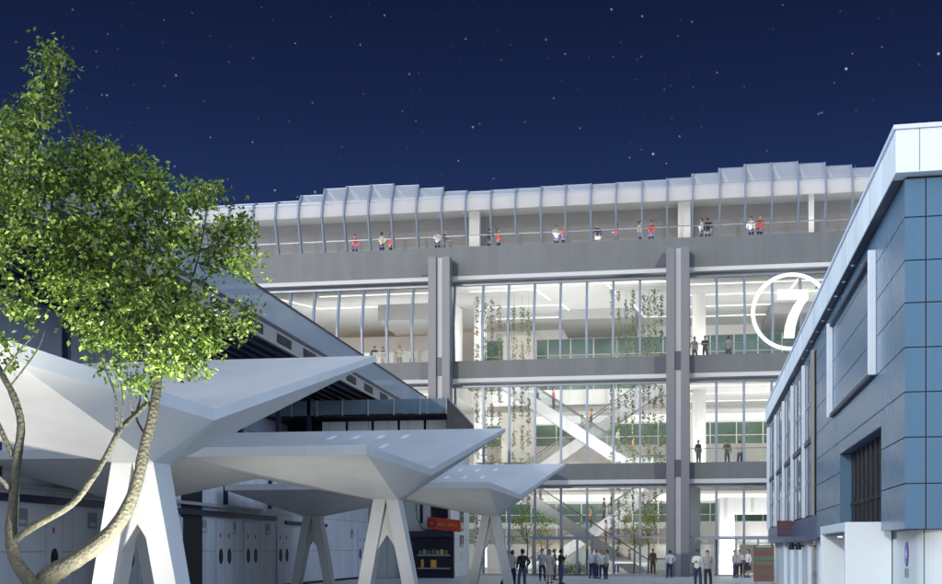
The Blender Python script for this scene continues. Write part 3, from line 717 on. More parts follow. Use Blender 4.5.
# window bays between slim fins
WY = [17.0, 20.2, 25.3, 30.2, 35.6, 41.2]
for a, b in zip(WY, WY[1:]):
    for za, zb in ((2.95, 5.36), (5.56, 8.2)):
        w_ = B('window', 'bwin', rb, (.0, .03, a + .1, b - .1, za, zb))
        BE('window_frame', 'blue', w_, *[(-.03, -.002, a + .1 + (b - a - .2) * f - .05, a + .1 + (b - a - .2) * f + .05, za, zb) for f in (.33, .66)])
        B('window_bar', 'blue', w_, (-.02, -.0005, a + .1, b - .1, za + 1.1, za + 1.25))
for y in WY[1:] + [41.9]: B('tall_fin', 'fin', rb, (-.13, -.005, y - .09, y + .09, 2.9, 8.3), bevel=.015)
B('tall_fin', 'beige', rb, (-.10, -.005, 17.0 - .1, 17.0 + .1, 2.9, 8.3))  # reflection of the neighbouring fin, built as a beige strip
B('floor_band', 'navy', rb, (-.06, .028, 17.11, 41.8, 5.38, 5.54)); B('head_band', 'blue', rb, (-.004, .028, 16.22, 41.9, 8.22, 8.55))
B('lower_fascia', 'bluelow', rb, (-.05, .03, 16.22, LEN, 2.1, 2.88))
# coping
B('coping_front', 'coping', rb, (-.2, WID, -.25, .2, 8.6, 9.38), bevel=.01); B('coping_side', 'copside', rb, (-.2, .25, .202, LEN, 8.6, 9.38), bevel=.01)
B('coping_cap', 'copcap', rb, (-.24, .3, -.29, LEN, 9.383, 9.46), (.302, WID, -.29, .25, 9.383, 9.46))
BE('coping_joint', 'grey', rb, *[(-.203, -.1995, 3 + 4 * k, 3.02 + 4 * k, 8.62, 9.38) for k in range(9)], *[(.2 + 1.4 * k, .215 + 1.4 * k, -.253, -.2505, 8.62, 9.38) for k in range(6)])
B('soffit_line', 'navy', rb, (-.19, -.005, .21, LEN, 8.57, 8.598))
for k in range(9):
    MB().disc((-.1, 6.5 + 1.7 * k, 8.55), 2, .05, .03, 14).build('downlight', 'fin', rb)
# ground floor wall, set back, with a rounded corner
m = MB()
prof = [(.3, 42.0), (.3, 1.0)] + [(.3 + .85 * (1 - math.cos(a)), .15 + .85 * (1 - math.sin(a))) for a in [R(9 * k) for k in range(1, 10)]] + [(1.15, .15), (WID, .15)]
prof = [(.3, 42.0), (.3, .75)] + [(.3 + .6 * (1 - math.cos(R(9 * k))), .75 - .6 * math.sin(R(9 * k))) for k in range(1, 11)] + [(WID, .15)]
prof = [(p[0] - .0, p[1]) for p in prof]
for (xa, ya), (xb, yb_) in zip(prof, prof[1:]): m.face([(xa, ya, 0), (xb, yb_, 0), (xb, yb_, 2.16), (xa, ya, 2.16)])
m.build('ground_wall', 'pwall', rb, smooth=True)
m = MB().box(.29, WID, .16, 42, 2.161, 2.164); m.build('soffit', 'bluelow', rb)
for k in range(5): B('pilaster', 'fin', rb, (.16, .297, 17.2 + 4.0 * k, 17.9 + 4.0 * k, 0, 2.158))
BE('entry_door', 'bwin', rb, (.25, .297, 18.2, 20.8, .05, 2.1)); BE('entry_door', 'bwin', rb, (.25, .297, 13.2, 14.4, .3, 2.1))
# portal
po = MB(); px0, px1, py0, py1, pz = -.66, .28, 3.25, 8.4, 2.37
po.box(px0, px1, py0, py0 + .16, 0, pz); po.box(px0, px1, py1 - .16, py1, 0, pz); po.box(px0, px1, py0 + .161, py1 - .161, pz - .2, pz - .001)
pt = po.build('entrance_portal', 'portal', rb, bevel=.02)
B('portal_lining', 'bluelow', pt, (-.55, .27, py0 + .165, py1 - .165, pz - .26, pz - .203)); B('portal_back', 'portal', pt, (.2, .28, py0 + .17, py1 - .17, 0, pz - .27))
m = MB()
for k in range(3): MB().disc((-.3, 4.3 + 1.5 * k, pz - .275), 2, .06, .03, 14).build('portal_lamp', 'cove', pt)
# purple oval sign and a grey plate on the rounded wall
yo = 1.55
ov = MB().disc((.29, yo, 1.70), 0, .17, .03, 28, .24); osg = ov.build('wall_sign', 'purple', rb)
osg.location = (0, 0, 0)
B('sign_emblem', 'copcap', osg, (.27, .2749, yo - .07, yo + .07, 1.68, 1.72), (.27, .2749, yo - .025, yo + .025, 1.62, 1.78))
B('wall_plate', 'grey', rb, (.28, .299, yo - .17, yo + .2, 1.24, 1.42), bevel=.01)
# flag sign, camera and display board
fl = thing('flag_sign', 'dark box sign with crimson top projecting below the slim fins', 'sign', (0, 0, 0))
def rbp(x, y, z): a = TH - R(11.26); return Vector((BX + x * math.cos(a) - y * math.sin(a), BY + x * math.sin(a) + y * math.cos(a), z))
fl.location = rbp(-.6, 25, 2.3); fl.rotation_euler.z = TH - R(11.26); LOCAL.add(fl.name)
B('sign_case', 'dark', fl, (-.05, .52, 0, .16, 0, .62)); B('sign_panel', 'crimson', fl, (-.03, .5, -.012, -.001, .3, .6)); B('sign_panel', 'navy', fl, (-.03, .5, -.012, -.001, .03, .28)); B('sign_arm', 'grey', fl, (.521, .56, .04, .12, .1, .5))
ib = thing('info_board', 'upright poster board with red and green bands at the far end of the blue building', 'board', rbp(-.95, 38.5, 0), TH - R(11.26), local=True)
B('board_panel', 'bbrown', ib, (-.02, 1.0, 0, .08, .12, 2.0)); B('board_leg', 'grey', ib, (.05, .13, 0, .08, 0, .119), (.85, .93, 0, .08, 0, .119))
for k, mt in enumerate(['bbrown', 'bred', 'bstripe', 'bstripe', 'bred', 'bbrown', 'bred']):
    B('printed_band', mt, ib, (.0, .98, -.01, -.0015, 1.72 - k * .24, 1.88 - k * .24))
BE('printed_band', 'whitelip', ib, (.1, .85, -.01, -.0015, 1.89, 1.94))
cm = thing('wall_lamp', 'black twin lamp bracket under the dark blue fascia by the flag sign', 'lamp', rbp(0, 22, 1.9), TH - R(11.26), local=True)
MB().tube([(.1, 0, 0), (-.35, -.05, .05)], .03, 8).build('arm', 'dark', cm); MB().tube([(-.35, -.05, -.12), (-.35, -.08, .14)], [.11, .07], 12).build('lamp_head', 'dark', cm); MB().tube([(-.1, -.05, -.12), (-.1, -.08, .14)], [.11, .07], 12).build('lamp_head', 'dark', cm)

# ================================================================ the tree in front
TD = 12.0
tp = lambda px, py, dd=0.0: at(px, TD + dd, py)
tree = thing('leafy_tree', 'multi-stemmed tree with bright green leaves in front of the nearest canopy', 'tree', at(48, TD, z=0))
def limb(m, pts, n=10):
    """smooth tapered limb through (px, py, depth offset, width in px)"""
    P = [tp(p[0], p[1], p[2]) for p in pts]; W = [p[3] * TD / F / 2 * .8 for p in pts]; out, rad = [], []
    for i in range(len(P) - 1):
        p0, p1, p2, p3 = P[max(i - 1, 0)], P[i], P[i + 1], P[min(i + 2, len(P) - 1)]
        for k in range(4):
            t = k / 4
            out.append(.5 * ((2 * p1) + (p2 - p0) * t + (2 * p0 - 5 * p1 + 4 * p2 - p3) * t * t + (3 * p1 - p0 - 3 * p2 + p3) * t ** 3)); rad.append(W[i] * (1 - t) + W[i + 1] * t)
    out.append(P[-1]); rad.append(W[-1])
    rnd = random.Random(len(pts) * 7 + int(pts[0][0]))
    rad = [r_ * rnd.uniform(.93, 1.08) for r_ in rad]
    m.tube(out, rad, n)
m = MB()
limb(m, [(50, 722, 0, 46), (47, 680, 0, 36), (44, 630, 0, 31), (42, 592, 0, 27), (50, 576, 0, 25), (74, 561, 0, 22), (106, 538, .0, 20), (126, 511, 0, 17.5), (138, 479, 0, 15), (145, 445, 0, 13.5), (151, 423, 0, 12.5), (157, 386, 0, 11), (156, 343, 0, 8.5), (150, 295, .1, 7), (133, 240, .2, 5.5), (104, 185, .2, 4), (72, 130, .1, 3), (52, 62, 0, 1.6)], 14)
limb(m, [(44, 610, 0, 24), (33, 586, -.1, 20), (17, 563, -.15, 16), (11, 538, -.15, 14.5), (13.5, 502, -.15, 13), (17, 460, -.15, 11), (21, 424, -.15, 9.5), (13, 395, -.15, 8.5), (2, 374, -.15, 7), (-14, 335, 0, 6), (-8, 270, .1, 5), (18, 195, .1, 3.5), (30, 150, .1, 2)], 12)
limb(m, [(15, 540, -.15, 9), (34, 526, -.3, 9.5), (71, 505, -.4, 8.5), (91, 480, -.4, 8), (105, 458, -.3, 7), (120, 430, -.25, 6.5), (136, 414, -.1, 6), (148, 402, 0, 6)], 10)
for q in [[(13, 456, -.15, 7), (-2, 424, -.2, 6), (-12, 400, -.2, 4)], [(11, 492, -.15, 6), (0, 478, -.3, 5), (-12, 470, -.4, 4)],
          [(116, 436, -.25, 3.4), (116, 400, -.3, 2.8), (108, 376, -.3, 2.2), (98, 352, -.3, 1.4)], [(121, 428, -.25, 2.8), (123, 402, -.3, 2.2), (120, 378, -.3, 1.4)], [(133, 416, -.1, 3), (130, 396, -.2, 2.4), (131, 372, -.2, 1.4)],
          [(146, 436, 0, 3.5), (136, 417, .1, 3), (140, 398, .1, 2.6), (136, 372, .1, 1.8)], [(153, 412, 0, 4), (146, 395, .1, 3), (144, 368, .2, 2.2)],
          [(157, 375, 0, 5), (147, 350, -.1, 4.5), (143, 310, -.2, 4), (138, 270, -.2, 3), (120, 225, -.3, 2)], [(157, 372, 0, 4.5), (168, 350, .1, 4), (186, 300, .2, 3), (200, 250, .3, 2.2), (208, 205, .3, 1.2)],
          [(158, 355, 0, 4), (185, 335, -.2, 3), (215, 318, -.3, 2.2), (245, 312, -.4, 1.2)], [(150, 298, .1, 4), (178, 262, 0, 3), (220, 245, -.1, 2), (246, 250, -.1, 1.2)], [(133, 240, .2, 3.5), (150, 205, .3, 2.6), (158, 178, .3, 1.4)],
          [(150, 300, .1, 4), (110, 300, .3, 3), (70, 282, .4, 2.2), (30, 288, .4, 1.2)], [(-6, 272, .1, 4), (20, 250, -.1, 3), (52, 215, -.2, 2)], [(104, 185, .2, 3), (90, 165, .3, 2), (70, 150, .4, 1.2)],
          [(18, 195, .1, 2.6), (40, 140, .1, 2), (44, 90, .1, 1.4)], [(2, 374, -.15, 3), (20, 350, -.3, 2.4), (34, 335, -.3, 1.6)], [(9, 388, -.15, 3), (36, 352, -.2, 2), (45, 330, -.2, 1.2)], [(155, 338, 0, 3.5), (128, 330, -.3, 2.6), (100, 332, -.4, 1.6)]]:
    limb(m, q, 8)
m.build('trunk', 'bark', tree, smooth=True)
clusters = [(50, 62, 13, 24), (44, 92, 17, 17), (62, 52, 7, 12), (58, 75, 8, 14), (38, 108, 22, 16), (14, 128, 26, 26), (28, 172, 40, 36), (75, 166, 42, 34), (108, 170, 32, 28), (70, 215, 66, 38), (8, 222, 26, 40), (128, 200, 30, 32), (150, 182, 18, 22), (138, 168, 20, 14),
            (110, 255, 58, 38), (165, 235, 32, 38), (196, 216, 26, 30), (206, 196, 20, 13), (222, 252, 24, 30), (238, 226, 16, 18), (248, 265, 13, 22), (188, 280, 30, 26), (100, 300, 48, 34), (60, 272, 30, 22), (150, 308, 42, 34), (198, 326, 34, 20), (240, 316, 18, 16), (166, 352, 32, 24), (194, 362, 20, 16),
            (122, 340, 26, 20), (108, 372, 17, 10), (138, 382, 11, 11), (92, 328, 14, 8), (16, 292, 20, 16), (5, 342, 12, 9), (14, 362, 8, 7), (22, 316, 13, 7), (248, 330, 11, 6), (212, 345, 14, 10), (-25, 250, 25, 60), (-30, 160, 25, 40), (88, 345, 12, 6)]
m = MB(); rnd = random.Random(11)
for cx, cy, rx, ry in clusters:
    nt_ = max(3, int(rx * ry * math.pi / 23))
    dz = rnd.uniform(-.35, .35); rdep = min(rx, 45) * TD / F * 1.3
    for _ in range(nt_):
        while True:
            a, b, c = rnd.uniform(-1, 1), rnd.uniform(-1, 1), rnd.uniform(-1, 1)
            if a * a + b * b + c * c < 1.25: break
        base = tp(cx + a * rx, cy + b * ry, dz + c * rdep)
        if mnoise.noise(base * 2.6) < -.17 and rnd.random() < .9: continue
        tone0 = rnd.gauss(.42, .16) + .25 * mnoise.noise(base * 1.7)
        ax = Vector((rnd.gauss(0, 1), rnd.gauss(0, 1), rnd.gauss(-.1, .5))).normalized() * rnd.uniform(.10, .2)
        for k in range(rnd.randint(6, 11)):
            p = base + ax * rnd.uniform(-1, 1) + Vector((rnd.gauss(0, .028), rnd.gauss(0, .028), rnd.gauss(0, .028)))
            m.leaf(p, rnd.uniform(.042, .078), rnd, min(1, max(0, rnd.gauss(tone0, .17))), .35)
m.build('crown', 'leaf', tree)

# ================================================================ people
def skin_mesh(name, joints, edges, sub=1):
    me = bpy.data.meshes.new(name); me.from_pydata([j[0] for j in joints], edges, []); o = bpy.data.objects.new(name, me); C.objects.link(o)
    sk = o.modifiers.new('skin', 'SKIN'); sk.use_smooth_shade = True
    for i, j in enumerate(joints):
        r_ = j[1]; me.skin_vertices[0].data[i].radius = (r_ if isinstance(r_, tuple) else (r_, r_)); me.skin_vertices[0].data[i].use_root = (i == 0)
    ss = o.modifiers.new('sub', 'SUBSURF'); ss.levels = sub; ss.render_levels = sub
    dg = bpy.context.evaluated_depsgraph_get(); dg.update()
    out = bpy.data.meshes.new_from_object(o.evaluated_get(dg)); out.name = name
    bpy.data.objects.remove(o); bpy.data.meshes.remove(me)
    out.materials.clear(); out.materials.append(None)
    out.polygons.foreach_set('use_smooth', [True] * len(out.polygons))
    return out
def pose(arms, legs, lean=0.0, headturn=0.0, skirt=False, longhair=False):
    """a 1.74 m figure facing -y; arms/legs give joint positions for each side"""
    sh, el, wr = {}, {}, {}
    J = [((0, 0, .94), (.15, .105)), ((0, -.01 - lean * .3, 1.15), (.135, .095)), ((0, -lean * .6, 1.36), (.165, .11)), ((0, .0 - lean, 1.49), .058), ((0, -.015 - lean, 1.56), .06), ((0, -.02 - lean, 1.635), (.078, .098)), ((0, -.015 - lean, 1.715), (.06, .075))]
    E = [(0, 1), (1, 2), (2, 3), (3, 4), (4, 5), (5, 6)]
    sj = {}
    for s in (-1, 1):
        i = len(J); e, h = arms[0 if s < 0 else 1]
        J += [((s * .18, -lean * .6, 1.395), .056), ((s * e[0], e[1], e[2]), .042), ((s * h[0], h[1], h[2]), .03), ((s * h[0] - s * .005, h[1] + (h[1] - e[1]) * .22, h[2] + (h[2] - e[2]) * .22), (.04, .022))]
        E += [(2, i), (i, i + 1), (i + 1, i + 2), (i + 2, i + 3)]; sj[s] = i
    lj = {}
    for s in (-1, 1):
        i = len(J); k, a = legs[0 if s < 0 else 1]
        J += [((s * .095, 0, .88), .092), ((s * k[0], k[1], k[2]), .062), ((s * a[0], a[1], a[2]), .042), ((s * a[0], a[1] - .04, a[2] - .045), .04), ((s * (a[0] + .02), a[1] - .17, a[2] - .055), (.042, .025))]
        E += [(0, i), (i, i + 1), (i + 1, i + 2), (i + 2, i + 3), (i + 3, i + 4)]; lj[s] = i
    body = skin_mesh('person_body', J, E, 1)
    # five separate fingers on each hand, a nose and ears, joined to the body mesh
    bm = bmesh.new(); bm.from_mesh(body)
    def add_tube(pts, rad):
        mb = MB(); mb.tube(pts, rad, 6); t_ = bpy.data.meshes.new('t'); mb_f = mb.f; t_.from_pydata(mb.v, [], mb_f); bm.from_mesh(t_); bpy.data.meshes.remove(t_)
    for s in (-1, 1):
        w_ = Vector(J[sj[s] + 2][0]); h = Vector(J[sj[s] + 3][0]); d = (h - w_).normalized(); side = Vector((0, 1, 0)); side = (side - d * side.dot(d)).normalized(); n_ = d.cross(side) * s
        for k, ln in enumerate((.066, .074, .07, .055)):
            b = h + side * (-.03 + .02 * k) * -1 - d * .005; add_tube([b, b + d * ln * .55 + n_ * .006, b + d * ln + n_ * .02], [.0095, .0085, .007])
        b = w_ + d * .03 - side * .03; add_tube([b, b + d * .03 - side * .02, b + d * .06 - side * .022], [.012, .0105, .008])
    hx = Vector((0, -.02 - lean, 1.62))
    add_tube([hx + Vector((0, -.085, .03)), hx + Vector((0, -.112, -.005)), hx + Vector((0, -.09, -.015))], [.009, .015, .008])
    for s in (-1, 1): add_tube([hx + Vector((s * .068, .01, .03)), hx + Vector((s * .086, .018, .0)), hx + Vector((s * .07, .01, -.03))], [.01, .016, .009])
    bm.to_mesh(body); bm.free(); body.polygons.foreach_set('use_smooth', [True] * len(body.polygons))
    g_ = .016
    tj = [((0, -lean * .6, 1.34), (.178, .128)), ((0, -.01 - lean * .3, 1.15), (.162, .124)), ((0, 0, .97), (.182, .136)), ((0, 0, .82), (.188, .142)), ((0, -lean * .9, 1.45), (.085, .08))]; te = [(0, 1), (1, 2), (2, 3), (0, 4)]
    for s in (-1, 1):
        i = len(tj); b = sj[s]; wv = Vector(J[b + 2][0]).lerp(Vector(J[b + 1][0]), .1)
        tj += [((J[b][0][0], J[b][0][1], J[b][0][2] + .005), .074), (J[b + 1][0], .058), (tuple(wv), .044)]; te += [(0, i), (i, i + 1), (i + 1, i + 2)]
    shirt = skin_mesh('shirt', tj, te, 1)
    if skirt:
        mb = MB(); ring = [(.93, .17, .12), (.85, .185, .14), (.6, .21, .17), (.42, .235, .19)]; n_ = 18
        for z, a, b in ring:
            for k in range(n_): t_ = 2 * math.pi * k / n_; w_ = 1 + .03 * math.sin(5 * t_) * (1 - z); mb.v.append((math.cos(t_) * a * w_, math.sin(t_) * b * w_, z + .03))
        for r_ in range(len(ring) - 1):
            for k in range(n_): mb.f.append((r_ * n_ + k, r_ * n_ + (k + 1) % n_, (r_ + 1) * n_ + (k + 1) % n_, (r_ + 1) * n_ + k))
        lower = bpy.data.meshes.new('skirt'); lower.from_pydata(mb.v, [], mb.f); lower.materials.append(None); lower.polygons.foreach_set('use_smooth', [True] * len(lower.polygons))
    else:
        pj = [((0, 0, .90), (.168, .124)), ((0, 0, 1.06), (.152, .112))]; pe = [(0, 1)]
        for s in (-1, 1):
            i = len(pj); b = lj[s]; av = Vector(J[b + 2][0])
            pj += [((J[b][0][0], 0, .83), .108), (J[b + 1][0], .08), (tuple(av), .068)]; pe += [(0, i), (i, i + 1), (i + 1, i + 2)]
        lower = skin_mesh('trousers', pj, pe, 1)
    # hair
    mb = MB(); n_ = 16; rings = [(-.055 if not longhair else -.2, .82), (-.02, 1.0), (.03, 1.06), (.08, .95), (.115, .62), (.13, .2)]; c = Vector((0, .0 - lean, 1.625))
    for z, sc2 in rings:
        for k in range(n_):
            t_ = 2 * math.pi * k / n_; fy = math.sin(t_); cut = 0
            x_, y_ = math.cos(t_) * .088 * sc2, fy * .108 * sc2
            if fy < -.1 and z < .06: y_ = max(y_, -.01); 
            mb.v.append((c.x + x_, c.y + y_ + .004, c.z + z + (.02 if fy < -.3 else 0)))
    for r_ in range(len(rings) - 1):
        for k in range(n_): mb.f.append((r_ * n_ + k, r_ * n_ + (k + 1) % n_, (r_ + 1) * n_ + (k + 1) % n_, (r_ + 1) * n_ + k))
    mb.f.append(tuple((len(rings) - 1) * n_ + k for k in range(n_)))
    hair = bpy.data.meshes.new('hair'); hair.from_pydata(mb.v, [], mb.f); hair.materials.append(None); hair.polygons.foreach_set('use_smooth', [True] * len(hair.polygons))
    shoes = []
    for s in (-1, 1):
        mb = MB(); a = Vector(J[lj[s] + 2][0]); x_, y_, z_ = s * (abs(a.x)), a.y, a.z - .085
        mb.tube([(x_, y_ + .07, z_ + .035), (x_, y_ + .02, z_ + .045), (x_ + s * .01, y_ - .09, z_ + .036), (x_ + s * .02, y_ - .2, z_ + .026)], [.035, .05, .046, .03], 10)
        sm = bpy.data.meshes.new('shoe'); sm.from_pydata(mb.v, [], mb.f); sm.materials.append(None); sm.polygons.foreach_set('use_smooth', [True] * len(sm.polygons)); shoes.append(sm)
    face = MB()
    for s in (-1, 1): face.disc((s * .03, -.114 - lean, 1.648), 1, .011, .02, 8, .007)
    face.disc((0, -.108 - lean, 1.577), 1, .022, .014, 8, .005)
    fm = bpy.data.meshes.new('facial_features'); fm.from_pydata(face.v, [], face.f); fm.materials.append(None)
    return dict(body=body, shirt=shirt, lower=lower, hair=hair, shoes=shoes, face=fm, skirt=skirt)
dn = lambda x=.25, y=.02: ((x, y + .03, 1.13), (x + .015, y - .06, .88))
bent = ((.25, .02, 1.14), (.13, -.22, 1.12)); up_ = ((.24, -.06, 1.18), (.11, -.2, 1.38)); hip = ((.34, .06, 1.16), (.19, -.05, .98)); fold = ((.24, -.03, 1.16), (.02, -.2, 1.2))
railarm = ((.25, -.12, 1.15), (.2, -.36, 1.06))
sl = lambda x, y=0, k=.0: ((x, -.015 - k + y * .5, .49), (x + .005, y, .085))
POSES = [pose([dn(), dn()], [sl(.11), sl(.13, .02)]), pose([bent, dn(.24)], [sl(.1), sl(.14, -.06)]), pose([up_, bent], [sl(.12, .05), sl(.12)]), pose([hip, dn(.25)], [sl(.1, .02), sl(.16, -.04)]),
         pose([dn(.25, -.14), dn(.25, .16)], [sl(.09, .26, .05), sl(.1, -.26, .0)]), pose([railarm, railarm], [sl(.11, .06), sl(.13, .1)], lean=.1), pose([fold, fold], [sl(.1), sl(.14, .03)]), pose([bent, dn(.23)], [sl(.08), sl(.1, .03)], skirt=True, longhair=True)]
def person(pos, face_deg, k, shirt, lower, hair, label, group, skin='skin_a', h=1.74, part='shirt'):
    P = POSES[k]; t = thing('person', label, 'person', pos, R(face_deg), group, local=True); t.scale = (h / 1.74,) * 3
    for nm, key, mt in (('body', 'body', skin), (part, 'shirt', shirt), ('skirt' if P['skirt'] else 'trousers', 'lower', lower), ('hair', 'hair', hair), ('shoe', 0, 'shoe'), ('shoe', 1, 'shoe'), ('facial_features', 'face', 'h_dark')):
        o = bpy.data.objects.new(nm, P['shoes'][key] if isinstance(key, int) else P[key]); C.objects.link(o); o.parent = t
        o.material_slots[0].link = 'OBJECT'; o.material_slots[0].material = M[mt]
    return t
def ground(px, feet):
    d = F * EYE / (feet - HOR); p = at(px, d, z=0.0); return p
def on(px, Y, z): return Vector((xat(px, Y), Y, z))
GP = 'people standing on the plaza'
for px, ft, fa, k, sh_, lo_, hr, lab, sk in [
    (506.5, 587.5, 60, 4, 'c_brown', 'c_navy', 'h_dark', 'person in dark brown top at the outer edge of the group by the canopy leg', 'skin_b'),
    (512.5, 588, 150, 1, 'c_white', 'c_navy', 'h_brown', 'person in pale shirt and navy trousers, middle of the group by the canopy leg', 'skin_a'),
    (522.5, 588.5, -150, 3, 'c_black', 'c_jean', 'h_dark', 'person in black top and blue jeans seen from behind, near the canopy leg', 'skin_a'),
    (542, 581, 20, 1, 'c_grey', 'c_navy', 'h_dark', 'person in grey shirt and dark trousers beside the woman in a cream dress', 'skin_a'),
    (549.6, 583.5, -10, 7, 'c_cream', 'c_cream', 'h_brown', 'person in a long cream dress in the group before the entrance doors', 'skin_a'),
    (554.5, 580, 100, 6, 'c_brown', 'c_brown', 'h_brown', 'person in brown top half hidden behind the cream dress', 'skin_a'),
    (561, 584, 120, 2, 'c_black', 'c_jean', 'h_dark', 'person in black top and jeans with raised arm before the entrance doors', 'skin_b'),
    (592, 578, -30, 0, 'c_white', 'c_navy', 'h_dark', 'person in white shirt, outermost of the tight group right of the entrance doors', 'skin_a'),
    (596.5, 578.5, 60, 6, 'c_grey', 'c_navy', 'h_brown', 'person in grey top with folded arms in the tight group right of the entrance doors', 'skin_a'),
    (602, 579, 10, 1, 'c_white', 'c_navy', 'h_fair', 'fair-haired person in white shirt in the tight group right of the entrance doors', 'skin_a'),
    (607, 579, -80, 3, 'c_cream', 'c_navy', 'h_dark', 'person in cream shirt, hand on hip, at the end of the tight group', 'skin_a'),
    (616.5, 574, 170, 0, 'c_black', 'c_jean', 'h_dark', 'person in black top and jeans with their back to the plaza, standing alone', 'skin_a'),
    (629.5, 574, 90, 0, 'c_navy', 'c_black', 'h_dark', 'person dressed all in navy and black below the lower escalator', 'skin_b'),
    (670, 578, 200, 3, 'c_white', 'c_navy', 'h_dark', 'person in white shirt and navy trousers against the tall grey column', 'skin_a'),
    (697.5, 587, -20, 6, 'c_white', 'c_navy', 'h_dark', 'person in white shirt facing a grey-jacketed companion beside the tall column', 'skin_b'),
    (707.5, 587.5, 15, 1, 'c_grey', 'c_black', 'h_dark', 'person in grey jacket and black trousers beside the tall column', 'skin_a'),
    (734.6, 577.5, 60, 0, 'c_grey', 'c_navy', 'h_dark', 'person in grey jacket talking in the trio before the white entrance frame', 'skin_a'),
    (739.5, 577, -10, 2, 'c_cream', 'c_black', 'h_brown', 'person in cream top in the middle of the trio before the white entrance frame', 'skin_a'),
    (748, 577.5, -60, 7, 'c_white', 'c_black', 'h_dark', 'person in white top and black skirt in the trio before the white entrance frame', 'skin_a')]:
    person(ground(px, ft), fa, k, sh_, lo_, hr, lab, GP, sk, h=1.74 + .04 * math.sin(px))
person(on(653, 79.4, .07), 30, 0, 'c_black', 'c_black', 'h_dark', 'person in black inside the glass by the foot of the lower escalator', 'people inside the hall', 'skin_b')
GG = 'people in the roof gallery'
for px, sh_, lab in [(355, 'c_red', 'person in red top alone at the gallery rail, closest to the tree'), (382, 'c_cream', 'person in cream top beside a red-clad one at the gallery rail'), (391, 'c_red', 'person in red top standing with a cream-clad one at the gallery rail'),
                     (437.5, 'c_white', 'person in white top above the column at the gallery rail next to someone in black'), (443.5, 'c_black', 'person in black top above the column at the gallery rail next to someone in white'), (490, 'c_black', 'person in black top paired with someone in red between the two columns'), (498.5, 'c_red', 'person in red top paired with someone in black between the two columns'),
                     (556, 'c_white', 'person in white top with a red-clad neighbour at mid gallery rail'), (564, 'c_pink', 'person in pinkish red top with a white-clad neighbour at mid gallery rail'), (597.5, 'c_navy', 'person in navy top and white trousers standing alone at the gallery rail'), (616.5, 'c_red', 'person in dark red top standing alone between navy and cream tops at the rail'),
                     (640, 'c_cream', 'person in cream top left of the one in red vest near the second column'), (651, 'c_red', 'person in red top nearest the white gallery post'), (701.5, 'c_white', 'person in white top just beyond the second column at the gallery rail'), (708, 'c_black', 'person in black top just beyond the second column at the gallery rail'),
                     (751, 'c_white', 'person in white top in the pair closest to the blue building at the rail'), (759.5, 'c_red', 'person in red top in the pair closest to the blue building at the rail')]:
    k = random.choice([0, 1, 3, 6, 2, 5]); person(on(px, 78.65 + .2 * math.sin(px), 22.21), random.choice([0, 25, -30, 160, 70, -80]), k, sh_, 'c_white' if px == 597.5 else random.choice(['c_navy', 'c_black', 'c_jean']), random.choice(['h_dark', 'h_brown', 'h_fair']), lab, GG, h=1.72)
GI = 'people inside the hall'
for px, Y, z, sh_, lo_, fa, k, lab in [(374.5, 79.2, 14.4, 'c_navy', 'c_black', 20, 0, 'person in navy on the second floor, closest to the terrace balustrade'), (383, 79.6, 14.4, 'c_brown', 'c_black', -40, 1, 'person in brown top on the second floor near the navy one'), (399.5, 79.3, 14.4, 'c_cream', 'c_navy', 0, 6, 'person in cream top on the second floor against the grey partition'),
                                       (412, 80, 14.4, 'c_white', 'c_navy', 60, 1, 'person in white top on the second floor beside the first column'), (694.5, 79.2, 14.4, 'c_cream', 'c_brown', 30, 3, 'person in cream top on the second floor by the timber panel'), (705, 79, 14.4, 'c_black', 'c_black', -10, 6, 'person in black on the second floor in front of teal windows'), (728.5, 79.4, 14.4, 'c_grey', 'c_navy', 170, 0, 'person in grey top on the second floor left of the number sign'),
                                       (698.5, 79, 7.4, 'c_black', 'c_black', 40, 0, 'person in black on the first floor by the timber panel'), (727, 79.3, 7.4, 'c_brown', 'c_navy', -20, 1, 'person in brown top on the first floor'), (740, 79.6, 7.4, 'c_cream', 'c_navy', 150, 6, 'person in cream top on the first floor right of the brown one')]:
    person(on(px, Y, z), fa, k, sh_, lo_, random.choice(['h_dark', 'h_brown']), lab, GI)
def on_esc(px, ex, ey, ez, direction):
    """stand on the escalator treads; direction -1 rises to the left"""
    Y = ey + (.8 if direction < 0 else -.8); x = xat(px, Y); f = min(1, max(0, (ex - x) / 10.3 if direction < 0 else (x - ex) / 10.3)); return Vector((x, Y, ez + 6.95 * (math.ceil(f * 30 - 1e-6) - .2) / 30 if 0 < f < 1 else ez + 6.95 * f + .02))
